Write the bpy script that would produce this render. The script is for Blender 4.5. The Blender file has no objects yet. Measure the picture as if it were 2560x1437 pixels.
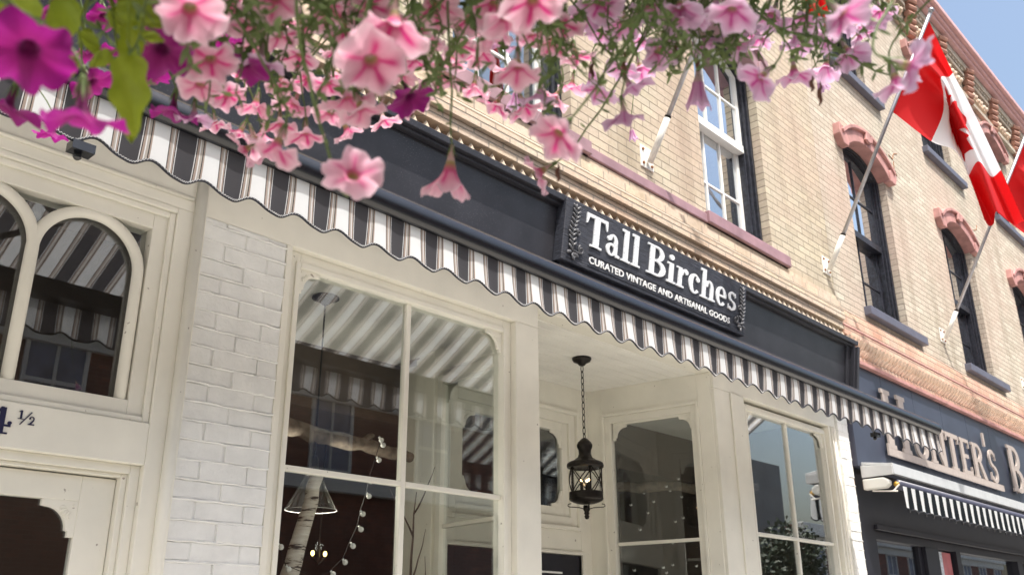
import bpy, bmesh, math, random
from mathutils import Vector, Matrix
from math import sin, cos, pi, radians, sqrt, atan2
random.seed(7)
sc = bpy.context.scene
col = sc.collection

# ------------------------------------------------------------ camera, sky, sun
F_PX, YAW, PITCH, ROLL = 2300.4, 0.8210436, 0.3585033, -0.0056240
CAM = Vector((0, -3.6, 1.6))
FWD = Vector((sin(YAW)*cos(PITCH), cos(YAW)*cos(PITCH), sin(PITCH)))
_R = Vector((cos(YAW), -sin(YAW), 0)); _U = _R.cross(FWD)
RGT = _R*cos(ROLL)+_U*sin(ROLL); UPV = -_R*sin(ROLL)+_U*cos(ROLL)
cd = bpy.data.cameras.new('camera'); cam = bpy.data.objects.new('camera', cd); col.objects.link(cam)
cam.matrix_world = Matrix.Translation(CAM) @ Matrix((RGT, UPV, -FWD)).transposed().to_4x4()
cd.lens = 36*F_PX/2560; cd.clip_end = 600; cd.clip_start = 0.05
cd.dof.use_dof = True; cd.dof.focus_distance = 4.4; cd.dof.aperture_fstop = 5.8; cd.dof.aperture_blades = 9
sc.camera = cam

def P(px, py, d):
    """point seen at photo pixel px,py at depth d along the lens axis"""
    return CAM + FWD*d + RGT*((px-1280)/F_PX*d) - UPV*((py-718.5)/F_PX*d)

SUN = Vector((-0.42, -1.0, 2.25)).normalized()
el = math.asin(SUN.z); az = atan2(SUN.x, SUN.y)
w = bpy.data.worlds.new('World'); sc.world = w; w.use_nodes = True
nt = w.node_tree; sky = nt.nodes.new('ShaderNodeTexSky'); sky.sky_type = 'NISHITA'
sky.sun_disc = False; sky.sun_elevation = el; sky.sun_rotation = az
sky.air_density = 1.5; sky.dust_density = 7.0; sky.ozone_density = 2.5
nt.links.new(sky.outputs[0], nt.nodes['Background'].inputs[0]); nt.nodes['Background'].inputs[1].default_value = 0.135
sl = bpy.data.lights.new('sun', 'SUN'); so = bpy.data.objects.new('sun', sl); col.objects.link(so)
sl.energy = 3.2; sl.angle = radians(0.5); sl.color = (1, .972, .925)
so.rotation_euler = SUN.to_track_quat('Z', 'Y').to_euler()
sc.view_settings.view_transform = 'Standard'; sc.view_settings.look = 'None'
sc.view_settings.gamma = 1; sc.view_settings.use_curve_mapping = False
sc.view_settings.exposure = 0.90
sc.cycles.max_bounces = 10; sc.cycles.transparent_max_bounces = 24

# ------------------------------------------------------------ materials
class NT:
    def __init__(s, name):
        s.m = bpy.data.materials.new(name); s.m.use_nodes = True; s.t = s.m.node_tree; s.n = s.t.nodes; s.l = s.t.links
        s.b = s.n['Principled BSDF']; s.out = s.n['Material Output']
    def new(s, k, **kw):
        n = s.n.new(k)
        for a, v in kw.items(): setattr(n, a, v)
        return n
    def lk(s, a, b): s.l.new(a, b)
    def coord(s): return s.new('ShaderNodeTexCoord').outputs['Object']
    def mp(s, scale=(1, 1, 1), loc=(0, 0, 0)):
        n = s.new('ShaderNodeMapping'); s.lk(s.coord(), n.inputs[0]); n.inputs['Scale'].default_value = scale
        n.inputs['Location'].default_value = loc; return n.outputs[0]
    def noise(s, scale, detail=4, vec=None, rough=.55):
        n = s.new('ShaderNodeTexNoise'); n.inputs['Scale'].default_value = scale; n.inputs['Detail'].default_value = detail
        n.inputs['Roughness'].default_value = rough
        s.lk(vec if vec is not None else s.coord(), n.inputs['Vector']); return n.outputs[0]
    def ramp(s, f, stops, interp='LINEAR'):
        n = s.new('ShaderNodeValToRGB'); n.color_ramp.interpolation = interp; e = n.color_ramp.elements
        e[0].position, e[0].color = stops[0][0], c4(stops[0][1]); e[1].position, e[1].color = stops[1][0], c4(stops[1][1])
        for p, c in stops[2:]:
            k = e.new(p); k.color = c4(c)
        s.lk(f, n.inputs[0]); return n.outputs[0]
    def mix(s, f, a, b, blend='MIX'):
        n = s.new('ShaderNodeMix', data_type='RGBA', blend_type=blend)
        for v, i in ((f, 0), (a, 6), (b, 7)):
            if isinstance(v, (int, float)): n.inputs[i].default_value = v
            elif isinstance(v, tuple): n.inputs[i].default_value = c4(v)
            else: s.lk(v, n.inputs[i])
        return n.outputs[2]
    def math(s, op, a, b=None):
        n = s.new('ShaderNodeMath', operation=op)
        for v, i in ((a, 0), (b, 1)):
            if v is None: continue
            if isinstance(v, (int, float)): n.inputs[i].default_value = v
            else: s.lk(v, n.inputs[i])
        return n.outputs[0]
    def bump(s, h, strength=.3, dist=.01, prev=None):
        n = s.new('ShaderNodeBump'); n.inputs['Strength'].default_value = strength; n.inputs['Distance'].default_value = dist
        s.lk(h, n.inputs['Height'])
        if prev is not None: s.lk(prev, n.inputs['Normal'])
        return n.outputs[0]
def c4(c): return (c[0], c[1], c[2], 1)

def paint(name, c, rough=.5, var=.08, nscale=6, bump=.15, bdist=.002, bscale=60, metal=0, spec=.5):
    t = NT(name); d = tuple(x*(1-var*1.6) for x in c); e = tuple(min(1, x*(1+var)) for x in c)
    f = t.noise(nscale, 6); t.lk(t.ramp(f, [(.3, d), (.7, e)]), t.b.inputs['Base Color'])
    t.b.inputs['Roughness'].default_value = rough; t.b.inputs['Metallic'].default_value = metal
    t.b.inputs['Specular IOR Level'].default_value = spec
    if bump: t.lk(t.bump(t.noise(bscale, 5), bump, bdist), t.b.inputs['Normal'])
    return t.m

def brick_mat(name, c1, c2, mortar, stain, bw=.235, bh=.08, ms=.007, painted=False, light=(.72, .62, .44), vj=.3, bs=.6):
    t = NT(name); sx = t.new('ShaderNodeSeparateXYZ'); t.lk(t.coord(), sx.inputs[0])
    cx = t.new('ShaderNodeCombineXYZ'); t.lk(t.math('ADD', sx.outputs[0], sx.outputs[1]), cx.inputs[0]); t.lk(sx.outputs[2], cx.inputs[1])
    nz = t.new('ShaderNodeTexNoise'); nz.inputs['Scale'].default_value = 14; nz.inputs['Detail'].default_value = 3; t.lk(t.coord(), nz.inputs['Vector'])
    vm = t.new('ShaderNodeVectorMath', operation='MULTIPLY_ADD'); t.lk(nz.outputs[1], vm.inputs[0]); vm.inputs[1].default_value = (.006, .006, 0); t.lk(cx.outputs[0], vm.inputs[2])
    b = t.new('ShaderNodeTexBrick'); t.lk(vm.outputs[0], b.inputs['Vector'])
    b.inputs['Scale'].default_value = 1; b.inputs['Brick Width'].default_value = bw; b.inputs['Row Height'].default_value = bh
    b.inputs['Mortar Size'].default_value = ms; b.inputs['Mortar Smooth'].default_value = .25; b.inputs['Bias'].default_value = -.1
    b.inputs['Color1'].default_value = c4(c1); b.inputs['Color2'].default_value = c4(c2); b.inputs['Mortar'].default_value = c4(mortar)
    # a second, lighter hue picked brick by brick
    b2 = t.new('ShaderNodeTexBrick'); 
    mv = t.new('ShaderNodeMapping'); t.lk(vm.outputs[0], mv.inputs[0]); mv.inputs['Location'].default_value = (bw*7, bh*14, 0); t.lk(mv.outputs[0], b2.inputs['Vector'])
    for k in ('Scale', 'Brick Width', 'Row Height', 'Mortar Size'): b2.inputs[k].default_value = b.inputs[k].default_value
    b2.inputs['Color1'].default_value = (0, 0, 0, 1); b2.inputs['Color2'].default_value = (1, 1, 1, 1); b2.inputs['Mortar'].default_value = (0, 0, 0, 1)
    pick = t.ramp(b2.outputs['Color'], [(.55, (0, 0, 0)), (.95, (.8, .8, .8))])
    c = t.mix(pick, b.outputs['Color'], light)
    big = t.noise(.9, 5); c = t.mix(t.ramp(big, [(.40, (0, 0, 0)), (.66, (.75, .75, .75))]), c, stain)
    stn = t.noise(1.0, 5, t.mp((2.6, 2.6, .35))); c = t.mix(.8, c, t.ramp(stn, [(.32, (.74, .72, .70)), (.5, (1, 1, 1))]), 'MULTIPLY')
    gr = t.noise(28, 6); c = t.mix(.5, c, t.ramp(gr, [(.25, (.62, .6, .58)), (.7, (1, 1, 1))]), 'MULTIPLY')
    sy = t.new('ShaderNodeSeparateXYZ'); t.lk(vm.outputs[0], sy.inputs[0]); fz = t.math('FRACT', t.math('ADD', t.math('DIVIDE', sy.outputs[1], bh), .02))
    ln = t.ramp(fz, [(0, (.46, .46, .46)), (.05, (.46, .46, .46)), (.11, (0, 0, 0))])
    c = t.mix(b.outputs['Fac'], c, t.mix(vj, c, mortar)); c = t.mix(ln, c, tuple(x*.72 for x in mortar)) if not painted else c
    t.lk(c, t.b.inputs['Base Color'])
    t.b.inputs['Roughness'].default_value = .9; t.b.inputs['Specular IOR Level'].default_value = .2
    h = t.math('SUBTRACT', t.math('MULTIPLY', t.noise(55, 6), .28), t.math('ADD', t.math('MULTIPLY', b.outputs['Fac'], .35), t.math('MULTIPLY', ln, .8)))
    t.lk(t.bump(h, bs, .012), t.b.inputs['Normal']); return t.m

M = {}
M['cream'] = paint('cream_gloss_paint', (.81, .785, .69), .38, .05, 3, .12, .0012, 35)
def specked(m_, size=95):
    t = m_.node_tree; b = t.nodes['Principled BSDF']; src = b.inputs['Base Color'].links[0].from_socket
    v = t.nodes.new('ShaderNodeTexVoronoi'); v.inputs['Scale'].default_value = size; v.inputs['Randomness'].default_value = 1; tc = t.nodes.new('ShaderNodeTexCoord'); t.links.new(tc.outputs['Object'], v.inputs['Vector'])
    n = t.nodes.new('ShaderNodeTexNoise'); n.inputs['Scale'].default_value = 3.3; t.links.new(tc.outputs['Object'], n.inputs['Vector'])
    r = t.nodes.new('ShaderNodeMath'); r.operation = 'LESS_THAN'; t.links.new(v.outputs['Distance'], r.inputs[0]); mu = t.nodes.new('ShaderNodeMath'); mu.operation = 'MULTIPLY'; t.links.new(n.outputs[0], mu.inputs[0]); mu.inputs[1].default_value = .26; t.links.new(mu.outputs[0], r.inputs[1])
    mx = t.nodes.new('ShaderNodeMix'); mx.data_type = 'RGBA'; t.links.new(r.outputs[0], mx.inputs[0]); t.links.new(src, mx.inputs[6]); mx.inputs[7].default_value = (.16, .16, .17, 1); t.links.new(mx.outputs[2], b.inputs['Base Color'])
def brushed(m_):
    t = m_.node_tree; b = t.nodes['Principled BSDF']; tc = t.nodes.new('ShaderNodeTexCoord'); mp = t.nodes.new('ShaderNodeMapping'); mp.inputs['Scale'].default_value = (60, 60, 5); t.links.new(tc.outputs['Object'], mp.inputs[0])
    n = t.nodes.new('ShaderNodeTexNoise'); n.inputs['Scale'].default_value = 1; n.inputs['Detail'].default_value = 6; t.links.new(mp.outputs[0], n.inputs['Vector'])
    bp_ = t.nodes.new('ShaderNodeBump'); bp_.inputs['Strength'].default_value = .35; bp_.inputs['Distance'].default_value = .002; t.links.new(n.outputs[0], bp_.inputs['Height']); t.links.new(b.inputs['Normal'].links[0].from_socket, bp_.inputs['Normal']); t.links.new(bp_.outputs[0], b.inputs['Normal'])
    src = b.inputs['Base Color'].links[0].from_socket; v = t.nodes.new('ShaderNodeTexNoise'); v.inputs['Scale'].default_value = 31; v.inputs['Detail'].default_value = 2; t.links.new(tc.outputs['Object'], v.inputs['Vector'])
    r = t.nodes.new('ShaderNodeValToRGB'); r.color_ramp.elements[0].position = .735; r.color_ramp.elements[1].position = .76; t.links.new(v.outputs[0], r.inputs[0])
    mx = t.nodes.new('ShaderNodeMix'); mx.data_type = 'RGBA'; t.links.new(r.outputs[0], mx.inputs[0]); t.links.new(src, mx.inputs[6]); mx.inputs[7].default_value = (.38, .34, .28, 1); t.links.new(mx.outputs[2], b.inputs['Base Color'])
brushed(M['cream']); 
M['cream_ceiling'] = paint('cream_board_paint', (.84, .825, .76), .45, .04, 4, .1, .001)
M['painted_brick'] = paint('cream_painted_brick', (.80, .80, .77), .5, .05, 9, .8, .004, 45)
M['brick'] = brick_mat('tan_brick', (.51, .445, .335), (.59, .53, .415), (.31, .27, .22), (.55, .42, .33), bh=.0715, ms=.0055, light=(.66, .59, .44))
M['brick_far'] = brick_mat('buff_brick', (.52, .465, .37), (.60, .55, .45), (.33, .29, .245), (.58, .46, .38), bh=.0715, ms=.0055, light=(.68, .63, .52))
M['brick_pink'] = brick_mat('salmon_brick', (.70, .44, .33), (.76, .58, .46), (.42, .33, .27), (.72, .40, .29), bw=.22, bh=.075, light=(.74, .62, .45))
M['brick_pale'] = brick_mat('pale_corbel_brick', (.61, .51, .40), (.67, .57, .46), (.40, .34, .28), (.66, .46, .33), bw=.26, bh=.084, ms=.007, light=(.70, .60, .44), vj=.9, bs=1.0)
M['brick_red'] = brick_mat('red_brick', (.17, .075, .055), (.21, .095, .07), (.22, .17, .14), (.16, .06, .04), light=(.36, .14, .09))
M['tooth'] = paint('dogtooth_brick', (.65, .55, .43), .85, .10, 14, .5, .004, 60)
M['terracotta'] = paint('terracotta_ornament', (.42, .22, .16), .8, .2, 8, .5, .004, 60)
M['crown_pink'] = paint('pink_cornice_paint', (.66, .40, .39), .6, .06, 9, .2, .002)
M['tooth_pink'] = paint('dentil_brick', (.78, .62, .49), .85, .14, 8, .5, .004, 60)
M['pink_stone'] = paint('pink_painted_stone', (.48, .25, .225), .7, .22, 5, .3, .002)
M['purple_stone'] = paint('mauve_painted_stone', (.34, .205, .23), .6, .14, 5, .3, .002)
M['slate_sill'] = paint('slate_blue_painted_sill', (.12, .125, .165), .5, .08, 9, .3, .002)
M['black_paint'] = paint('black_satin_paint', (.036, .036, .043), .34, .15, 5, .25, .0015, 50)
specked(M['black_paint'])
M['black_window'] = paint('weathered_black_window_paint', (.022, .024, .034), .4, .5, 26, .4, .002, 40)
M['navy_panel'] = paint('navy_panel_paint', (.045, .053, .080), .42, .1, 3, .12, .001, 40)
M['dark_front'] = paint('charcoal_shopfront_paint', (.018, .018, .026), .4, .12, 4, .2, .001)
M['bronze_letter'] = paint('taupe_metal_letters', (.42, .36, .32), .5, .06, 20, .15, .001)
M['white_paint'] = paint('white_sash_paint', (.84, .84, .80), .4, .04, 12, .15, .001)
M['iron'] = paint('dark_bronze_iron', (.022, .018, .015), .42, .25, 40, .5, .001, 120, metal=.6)
M['roller'] = paint('black_roller_enamel', (.009, .010, .014), .27, .2, 30, .06, .0006, 140, spec=.8)
M['bar2'] = paint('blue_black_roller', (.06, .065, .10), .4, .1, 10, .05, .0006)
M['silver'] = paint('grey_metal_hood', (.55, .56, .56), .35, .05, 8, .1, .001, metal=.2)
M['pole_grey'] = paint('grey_pole_metal', (.42, .42, .45), .35, .1, 20, .1, .001, metal=.7)
M['pole_white'] = paint('chipped_white_socket_paint', (.80, .78, .72), .5, .08, 18, .4, .002)
M['rust'] = paint('rusty_bolt', (.28, .11, .04), .8, .3, 60, .4, .001)
M['vine'] = paint('dark_carved_vine', (.13, .13, .135), .4, .2, 60, .4, .001, metal=.2)
M['wood'] = paint('grey_driftwood', (.19, .15, .115), .85, .35, 18, .9, .006, 30)
M['twig'] = paint('brown_twig_bark', (.07, .045, .035), .8, .3, 30, .6, .002)
M['cord'] = paint('black_cord', (.015, .013, .012), .6, .1, 30, 0)
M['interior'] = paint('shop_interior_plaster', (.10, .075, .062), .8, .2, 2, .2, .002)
M['asphalt'] = paint('asphalt', (.055, .055, .057), .9, .2, 8, .6, .004, 80)
M['sidewalk'] = paint('concrete_sidewalk', (.44, .425, .39), .85, .1, 2, .4, .003, 60)
M['stone_trim'] = paint('white_cornice_paint', (.62, .62, .58), .6, .06, 5, .1, .001)
M['grey_tower'] = paint('grey_render', (.20, .205, .20), .8, .12, 1.2, .2, .003)
M['opp_glass'] = paint('glass_with_painted_reflection', (.20, .23, .31), .15, .3, 1.5, 0)  # pale blue of a bright reflection put into the pane colour
M['poster'] = paint('pink_poster', (.50, .16, .17), .5, .12, 7, 0)
M['poster_pale'] = paint('pale_poster_print', (.62, .66, .72), .5, .2, 40, 0)
M['bulb_white'] = paint('frosted_bulb', (.85, .84, .80), .25, .03, 20, 0)
M['tree_leaf'] = paint('dark_leaf', (.03, .05, .02), .6, .4, 5, 0)
M['number'] = paint('dark_blue_number_vinyl', (.012, .012, .05), .4, .05, 9, 0)

def birch():
    t = NT('birch_bark'); n = t.noise(9, 5, t.mp((1, 1, 6))); 
    t.lk(t.ramp(n, [(.36, (.06, .045, .04)), (.44, (.62, .55, .47)), (.7, (.78, .73, .66))]), t.b.inputs['Base Color'])
    t.lk(t.bump(n, .6, .004), t.b.inputs['Normal']); t.b.inputs['Roughness'].default_value = .8; return t.m
M['birch'] = birch()
def letter_mat():
    t = NT('white_letters_with_birch_flecks'); n = t.noise(38, 3, t.mp((.9, 1, 5.5)))
    t.lk(t.ramp(n, [(.335, (.30, .33, .36)), (.40, (.82, .84, .85))]), t.b.inputs['Base Color']); t.b.inputs['Roughness'].default_value = .5; return t.m
M['letter'] = letter_mat()
M['letter_plain'] = paint('white_sign_lettering', (.84, .84, .82), .5, .02, 9, 0)
def signwood():
    t = NT('black_sandblasted_wood'); n = t.noise(20, 6, t.mp((.45, 1, 9))); n2 = t.noise(90, 3, t.mp((.25, 1, 5)))
    h = t.math('ADD', n, t.math('MULTIPLY', n2, .5))
    t.lk(t.ramp(h, [(.55, (.008, .009, .014)), (.95, (.06, .065, .085))]), t.b.inputs['Base Color'])
    t.lk(t.bump(h, .9, .008), t.b.inputs['Normal']); t.b.inputs['Roughness'].default_value = .5; return t.m
M['signwood'] = signwood()

def glass_mat(name='window_glass', tint=(.95, .97, .96), gain=1.5, wob=.0):
    t = NT(name); t.n.remove(t.b)
    tr = t.new('ShaderNodeBsdfTransparent'); tr.inputs[0].default_value = c4(tint)
    gl = t.new('ShaderNodeBsdfGlossy'); gl.inputs['Roughness'].default_value = .0; gl.inputs['Color'].default_value = (.95, .97, 1, 1)
    if wob:
        t.lk(t.bump(t.noise(1.6, 2), wob, .02), gl.inputs['Normal'])
    g = t.new('ShaderNodeNewGeometry'); d = t.new('ShaderNodeVectorMath', operation='DOT_PRODUCT'); t.lk(g.outputs['Incoming'], d.inputs[0]); t.lk(g.outputs['Normal'], d.inputs[1])
    a = t.math('SUBTRACT', 1.0, t.math('ABSOLUTE', d.outputs['Value'])); f = t.math('ADD', t.math('MULTIPLY', t.math('POWER', a, 3.6), .82), .036)
    f = t.math('MINIMUM', t.math('MULTIPLY', f, gain), 1.0)
    mx = t.new('ShaderNodeMixShader'); t.lk(f, mx.inputs[0]); t.lk(tr.outputs[0], mx.inputs[1]); t.lk(gl.outputs[0], mx.inputs[2]); t.lk(mx.outputs[0], t.out.inputs[0]); return t.m
M['glass'] = glass_mat(gain=2.3)
M['glass_dim'] = glass_mat('dark_shop_glass', (.8, .82, .85), 1.1)
M['glass_up'] = glass_mat('upper_window_glass', (.7, .76, .78), 4.5, .12)
M['shade_glass'] = glass_mat('clear_shade_glass', (.92, .93, .92), 1.6)

def emit(name, c, s):
    t = NT(name); t.n.remove(t.b); e = t.new('ShaderNodeEmission'); e.inputs[0].default_value = c4(c); e.inputs[1].default_value = s
    t.lk(e.outputs[0], t.out.inputs[0]); return t.m
M['glow'] = emit('lit_filament_bulb', (1, .62, .28), 9)
M['glow_y'] = emit('lit_yellow_bulb', (1, .72, .2), 5)

CH, WH, TN, GT, BK = (.082, .080, .088), (.80, .81, .82), (.42, .335, .29), (.50, .46, .42), (.015, .014, .016)
def stripe_mat(name, period, x0, stops, trans=.42):
    t = NT(name); sx = t.new('ShaderNodeSeparateXYZ'); t.lk(t.coord(), sx.inputs[0])
    fr = t.math('FRACT', t.math('DIVIDE', t.math('SUBTRACT', sx.outputs[0], x0), period))
    c = t.ramp(fr, stops, 'CONSTANT')
    wv = t.noise(700, 2); c = t.mix(.35, c, t.ramp(wv, [(.3, (.75, .75, .75)), (.7, (1, 1, 1))]), 'MULTIPLY')
    t.lk(c, t.b.inputs['Base Color']); t.b.inputs['Roughness'].default_value = .85; t.b.inputs['Specular IOR Level'].default_value = .15
    tl = t.new('ShaderNodeBsdfTranslucent'); t.lk(c, tl.inputs[0]); mx = t.new('ShaderNodeMixShader'); mx.inputs[0].default_value = trans
    t.lk(t.b.outputs[0], mx.inputs[1]); t.lk(tl.outputs[0], mx.inputs[2]); t.lk(mx.outputs[0], t.out.inputs[0]); return t.m
APER = .1846
M['awning'] = stripe_mat('striped_awning_canvas', APER, 1.225, [(0, CH), (.345, WH), (.362, BK), (.378, TN), (.418, WH), (.440, GT), (.482, BK), (.497, TN), (.525, WH), (.828, BK), (.840, TN), (.872, GT), (.905, WH), (.925, TN), (.957, BK), (.97, WH), (.985, CH)])
M['awning2'] = stripe_mat('black_white_awning_canvas', .20, .03, [(0, (.02, .025, .03)), (.47, (.02, .025, .03)), (.48, (.8, .82, .82)), (.97, (.35, .4, .38))])

def cloth(name, c, trans=.35, rough=.7):
    t = NT(name); t.b.inputs['Base Color'].default_value = c4(c); t.b.inputs['Roughness'].default_value = rough
    t.b.inputs['Specular IOR Level'].default_value = .2
    tl = t.new('ShaderNodeBsdfTranslucent'); tl.inputs[0].default_value = c4(c); mx = t.new('ShaderNodeMixShader'); mx.inputs[0].default_value = trans
    t.lk(t.b.outputs[0], mx.inputs[1]); t.lk(tl.outputs[0], mx.inputs[2]); t.lk(mx.outputs[0], t.out.inputs[0]); return t.m
def flag_mat():
    t = NT('flag_cloth'); uv = t.new('ShaderNodeUVMap'); sx = t.new('ShaderNodeSeparateXYZ'); t.lk(uv.outputs[0], sx.inputs[0])
    c = t.ramp(sx.outputs[0], [(0, (.70, .012, .015)), (.27, (.84, .84, .86)), (.73, (.70, .012, .015))], 'CONSTANT')
    t.lk(c, t.b.inputs['Base Color']); t.b.inputs['Roughness'].default_value = .6
    tl = t.new('ShaderNodeBsdfTranslucent'); t.lk(c, tl.inputs[0]); mx = t.new('ShaderNodeMixShader'); mx.inputs[0].default_value = .4
    t.lk(t.b.outputs[0], mx.inputs[1]); t.lk(tl.outputs[0], mx.inputs[2]); t.lk(mx.outputs[0], t.out.inputs[0]); return t.m
M['flag'] = flag_mat(); M['flag_red'] = cloth('flag_red_cloth', (.70, .012, .015), .4)
def petal_mat(name, trans=.38):
    t = NT(name); a = t.new('ShaderNodeVertexColor', layer_name='pigment'); c = a.outputs[0]
    t.lk(c, t.b.inputs['Base Color']); t.b.inputs['Roughness'].default_value = .55; t.b.inputs['Specular IOR Level'].default_value = .25
    t.b.inputs['Sheen Weight'].default_value = .15
    t.lk(t.bump(t.noise(260, 3), .25, .001), t.b.inputs['Normal'])
    tl = t.new('ShaderNodeBsdfTranslucent'); t.lk(c, tl.inputs[0]); mx = t.new('ShaderNodeMixShader'); mx.inputs[0].default_value = trans
    t.lk(t.b.outputs[0], mx.inputs[1]); t.lk(tl.outputs[0], mx.inputs[2]); t.lk(mx.outputs[0], t.out.inputs[0]); return t.m
M['petal'] = petal_mat('petunia_petal')
def leaf_mat(name, a, b, trans=.3):
    t = NT(name); n = t.noise(22, 4); c = t.ramp(n, [(.3, a), (.7, b)]); t.lk(c, t.b.inputs['Base Color']); t.b.inputs['Roughness'].default_value = .5
    tl = t.new('ShaderNodeBsdfTranslucent'); t.lk(c, tl.inputs[0]); mx = t.new('ShaderNodeMixShader'); mx.inputs[0].default_value = trans
    t.lk(t.b.outputs[0], mx.inputs[1]); t.lk(tl.outputs[0], mx.inputs[2]); t.lk(mx.outputs[0], t.out.inputs[0]); return t.m
M['green'] = leaf_mat('petunia_leaf_and_stem', (.09, .14, .04), (.23, .31, .11))
M['lime'] = leaf_mat('chartreuse_leaf', (.22, .29, .015), (.34, .42, .03), .45)
M['dry'] = leaf_mat('dried_brown_petal', (.10, .04, .03), (.22, .10, .06))

# ------------------------------------------------------------ mesh helpers
class MB:
    def __init__(s): s.bm = bmesh.new()
    def poly(s, pts):
        return s.bm.faces.new([s.bm.verts.new(p) for p in pts])
    def box(s, x0, x1, y0, y1, z0, z1):
        v = [s.bm.verts.new((x, y, z)) for z in (z0, z1) for y in (y0, y1) for x in (x0, x1)]
        for f in ((0, 2, 3, 1), (4, 5, 7, 6), (0, 1, 5, 4), (2, 6, 7, 3), (0, 4, 6, 2), (1, 3, 7, 5)): s.bm.faces.new([v[i] for i in f])
        return v
    def prism(s, pts, fn, d0, d1):
        """pts 2D outline; fn(a,b,d)->3D; extruded from d0 to d1"""
        A = [s.bm.verts.new(fn(a, b, d0)) for a, b in pts]; B = [s.bm.verts.new(fn(a, b, d1)) for a, b in pts]
        n = len(pts)
        s.bm.faces.new(A); s.bm.faces.new(B[::-1])
        for i in range(n): s.bm.faces.new((A[(i+1) % n], A[i], B[i], B[(i+1) % n]))
    def band(s, outer, inner, fn, d0, d1, closed=False):
        """strip between two equal-length outlines, extruded"""
        n = len(outer)
        rows = [[s.bm.verts.new(fn(a, b, d)) for a, b in L] for L, d in ((outer, d0), (outer, d1), (inner, d1), (inner, d0))]
        rng = range(n if closed else n-1)
        for i in rng:
            j = (i+1) % n
            for k in range(4):
                a, b = rows[k], rows[(k+1) % 4]; s.bm.faces.new((a[i], a[j], b[j], b[i]))
        if not closed:
            s.bm.faces.new([r[0] for r in rows]); s.bm.faces.new([r[-1] for r in rows][::-1])
    def tube(s, pts, r, seg=8, cap=True):
        pts = [Vector(p) for p in pts]; n = len(pts); rs = r if isinstance(r, (list, tuple)) else [r]*n
        t0 = (pts[1]-pts[0]).normalized(); up = Vector((0, 0, 1)) if abs(t0.z) < .9 else Vector((1, 0, 0)); u = t0.cross(up).normalized()
        prev = None; first = None
        for i in range(n):
            t = (pts[min(i+1, n-1)]-pts[max(i-1, 0)]).normalized(); u = (u-t*u.dot(t)).normalized(); v = t.cross(u)
            ring = [s.bm.verts.new(pts[i]+(u*cos(2*pi*k/seg)+v*sin(2*pi*k/seg))*rs[i]) for k in range(seg)]
            if prev:
                for k in range(seg): s.bm.faces.new((prev[k], prev[(k+1) % seg], ring[(k+1) % seg], ring[k]))
            else: first = ring
            prev = ring
        if cap and seg > 2:
            s.bm.faces.new(first[::-1]); s.bm.faces.new(prev)
    def lathe(s, prof, c, seg=24, axis=None):
        c = Vector(c); rings = []
        for r, z in prof:
            rings.append([s.bm.verts.new(c+Vector((r*cos(2*pi*k/seg), r*sin(2*pi*k/seg), z))) for k in range(seg)])
        for a, b in zip(rings, rings[1:]):
            for k in range(seg): s.bm.faces.new((a[k], a[(k+1) % seg], b[(k+1) % seg], b[k]))
        s.bm.faces.new(rings[0][::-1]); s.bm.faces.new(rings[-1])
    def sphere(s, c, r, sc3=(1, 1, 1), seg=10):
        bmesh.ops.create_uvsphere(s.bm, u_segments=seg, v_segments=max(5, seg//2+1), radius=r, matrix=Matrix.Translation(c) @ Matrix.Diagonal((*sc3, 1)))
    def build(s, name, mat, parent=None, smooth=False, bevel=0, fix=True):
        if fix: bmesh.ops.recalc_face_normals(s.bm, faces=s.bm.faces)
        me = bpy.data.meshes.new(name); s.bm.to_mesh(me); s.bm.free()
        o = bpy.data.objects.new(name, me); col.objects.link(o)
        mats = mat if isinstance(mat, list) else [mat]
        for m_ in mats: me.materials.append(m_)
        if smooth:
            for p in me.polygons: p.use_smooth = True
        if parent:
            o.parent = parent; o.matrix_parent_inverse = wm(parent).inverted()
        if bevel:
            b = o.modifiers.new('bevel', 'BEVEL'); b.width = bevel; b.segments = 2; b.limit_method = 'ANGLE'; b.angle_limit = radians(35)
        return o
def wm(o):
    m = o.matrix_basis.copy()
    if o.parent: m = wm(o.parent) @ o.matrix_parent_inverse @ m
    return m
def tag(o, label, cat, group=None, kind=None):
    if label: o['label'] = label
    if cat: o['category'] = cat
    if group: o['group'] = group
    if kind: o['kind'] = kind
    return o
def thing(name, loc, label, cat, group=None):
    o = bpy.data.objects.new(name, None); col.objects.link(o); o.location = loc; o.empty_display_size = .1
    return tag(o, label, cat, group)
XZ = lambda a, b, d: (a, d, b)          # outline in the wall plane, depth along y
def boxo(name, mat, parent, *b, bevel=0):
    m = MB()
    for q in b: m.box(*q)
    return m.build(name, mat, parent, bevel=bevel)

# ------------------------------------------------------------ ground
def struct(name, m, mat):
    o = m.build(name, mat); o['kind'] = 'structure'; return o
m = MB(); m.box(-200, 260, -200, 200, -.35, -.14); struct('road', m, M['asphalt'])
m = MB(); m.box(-60, 120, -4.6, .3, -.13, 0); m.box(-60, 120, -14, -11, -.13, 0); struct('sidewalk', m, M['sidewalk'])

# ------------------------------------------------------------ arch helper
def arc_pts(xa, xb, zs, rise, n=14):
    xc = (xa+xb)/2; w_ = (xb-xa)/2; R = (w_*w_+rise*rise)/(2*rise); a = math.asin(w_/R)
    return [(xc+R*sin(-a+2*a*i/n), zs+rise-R+R*cos(-a+2*a*i/n)) for i in range(n+1)]

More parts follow.
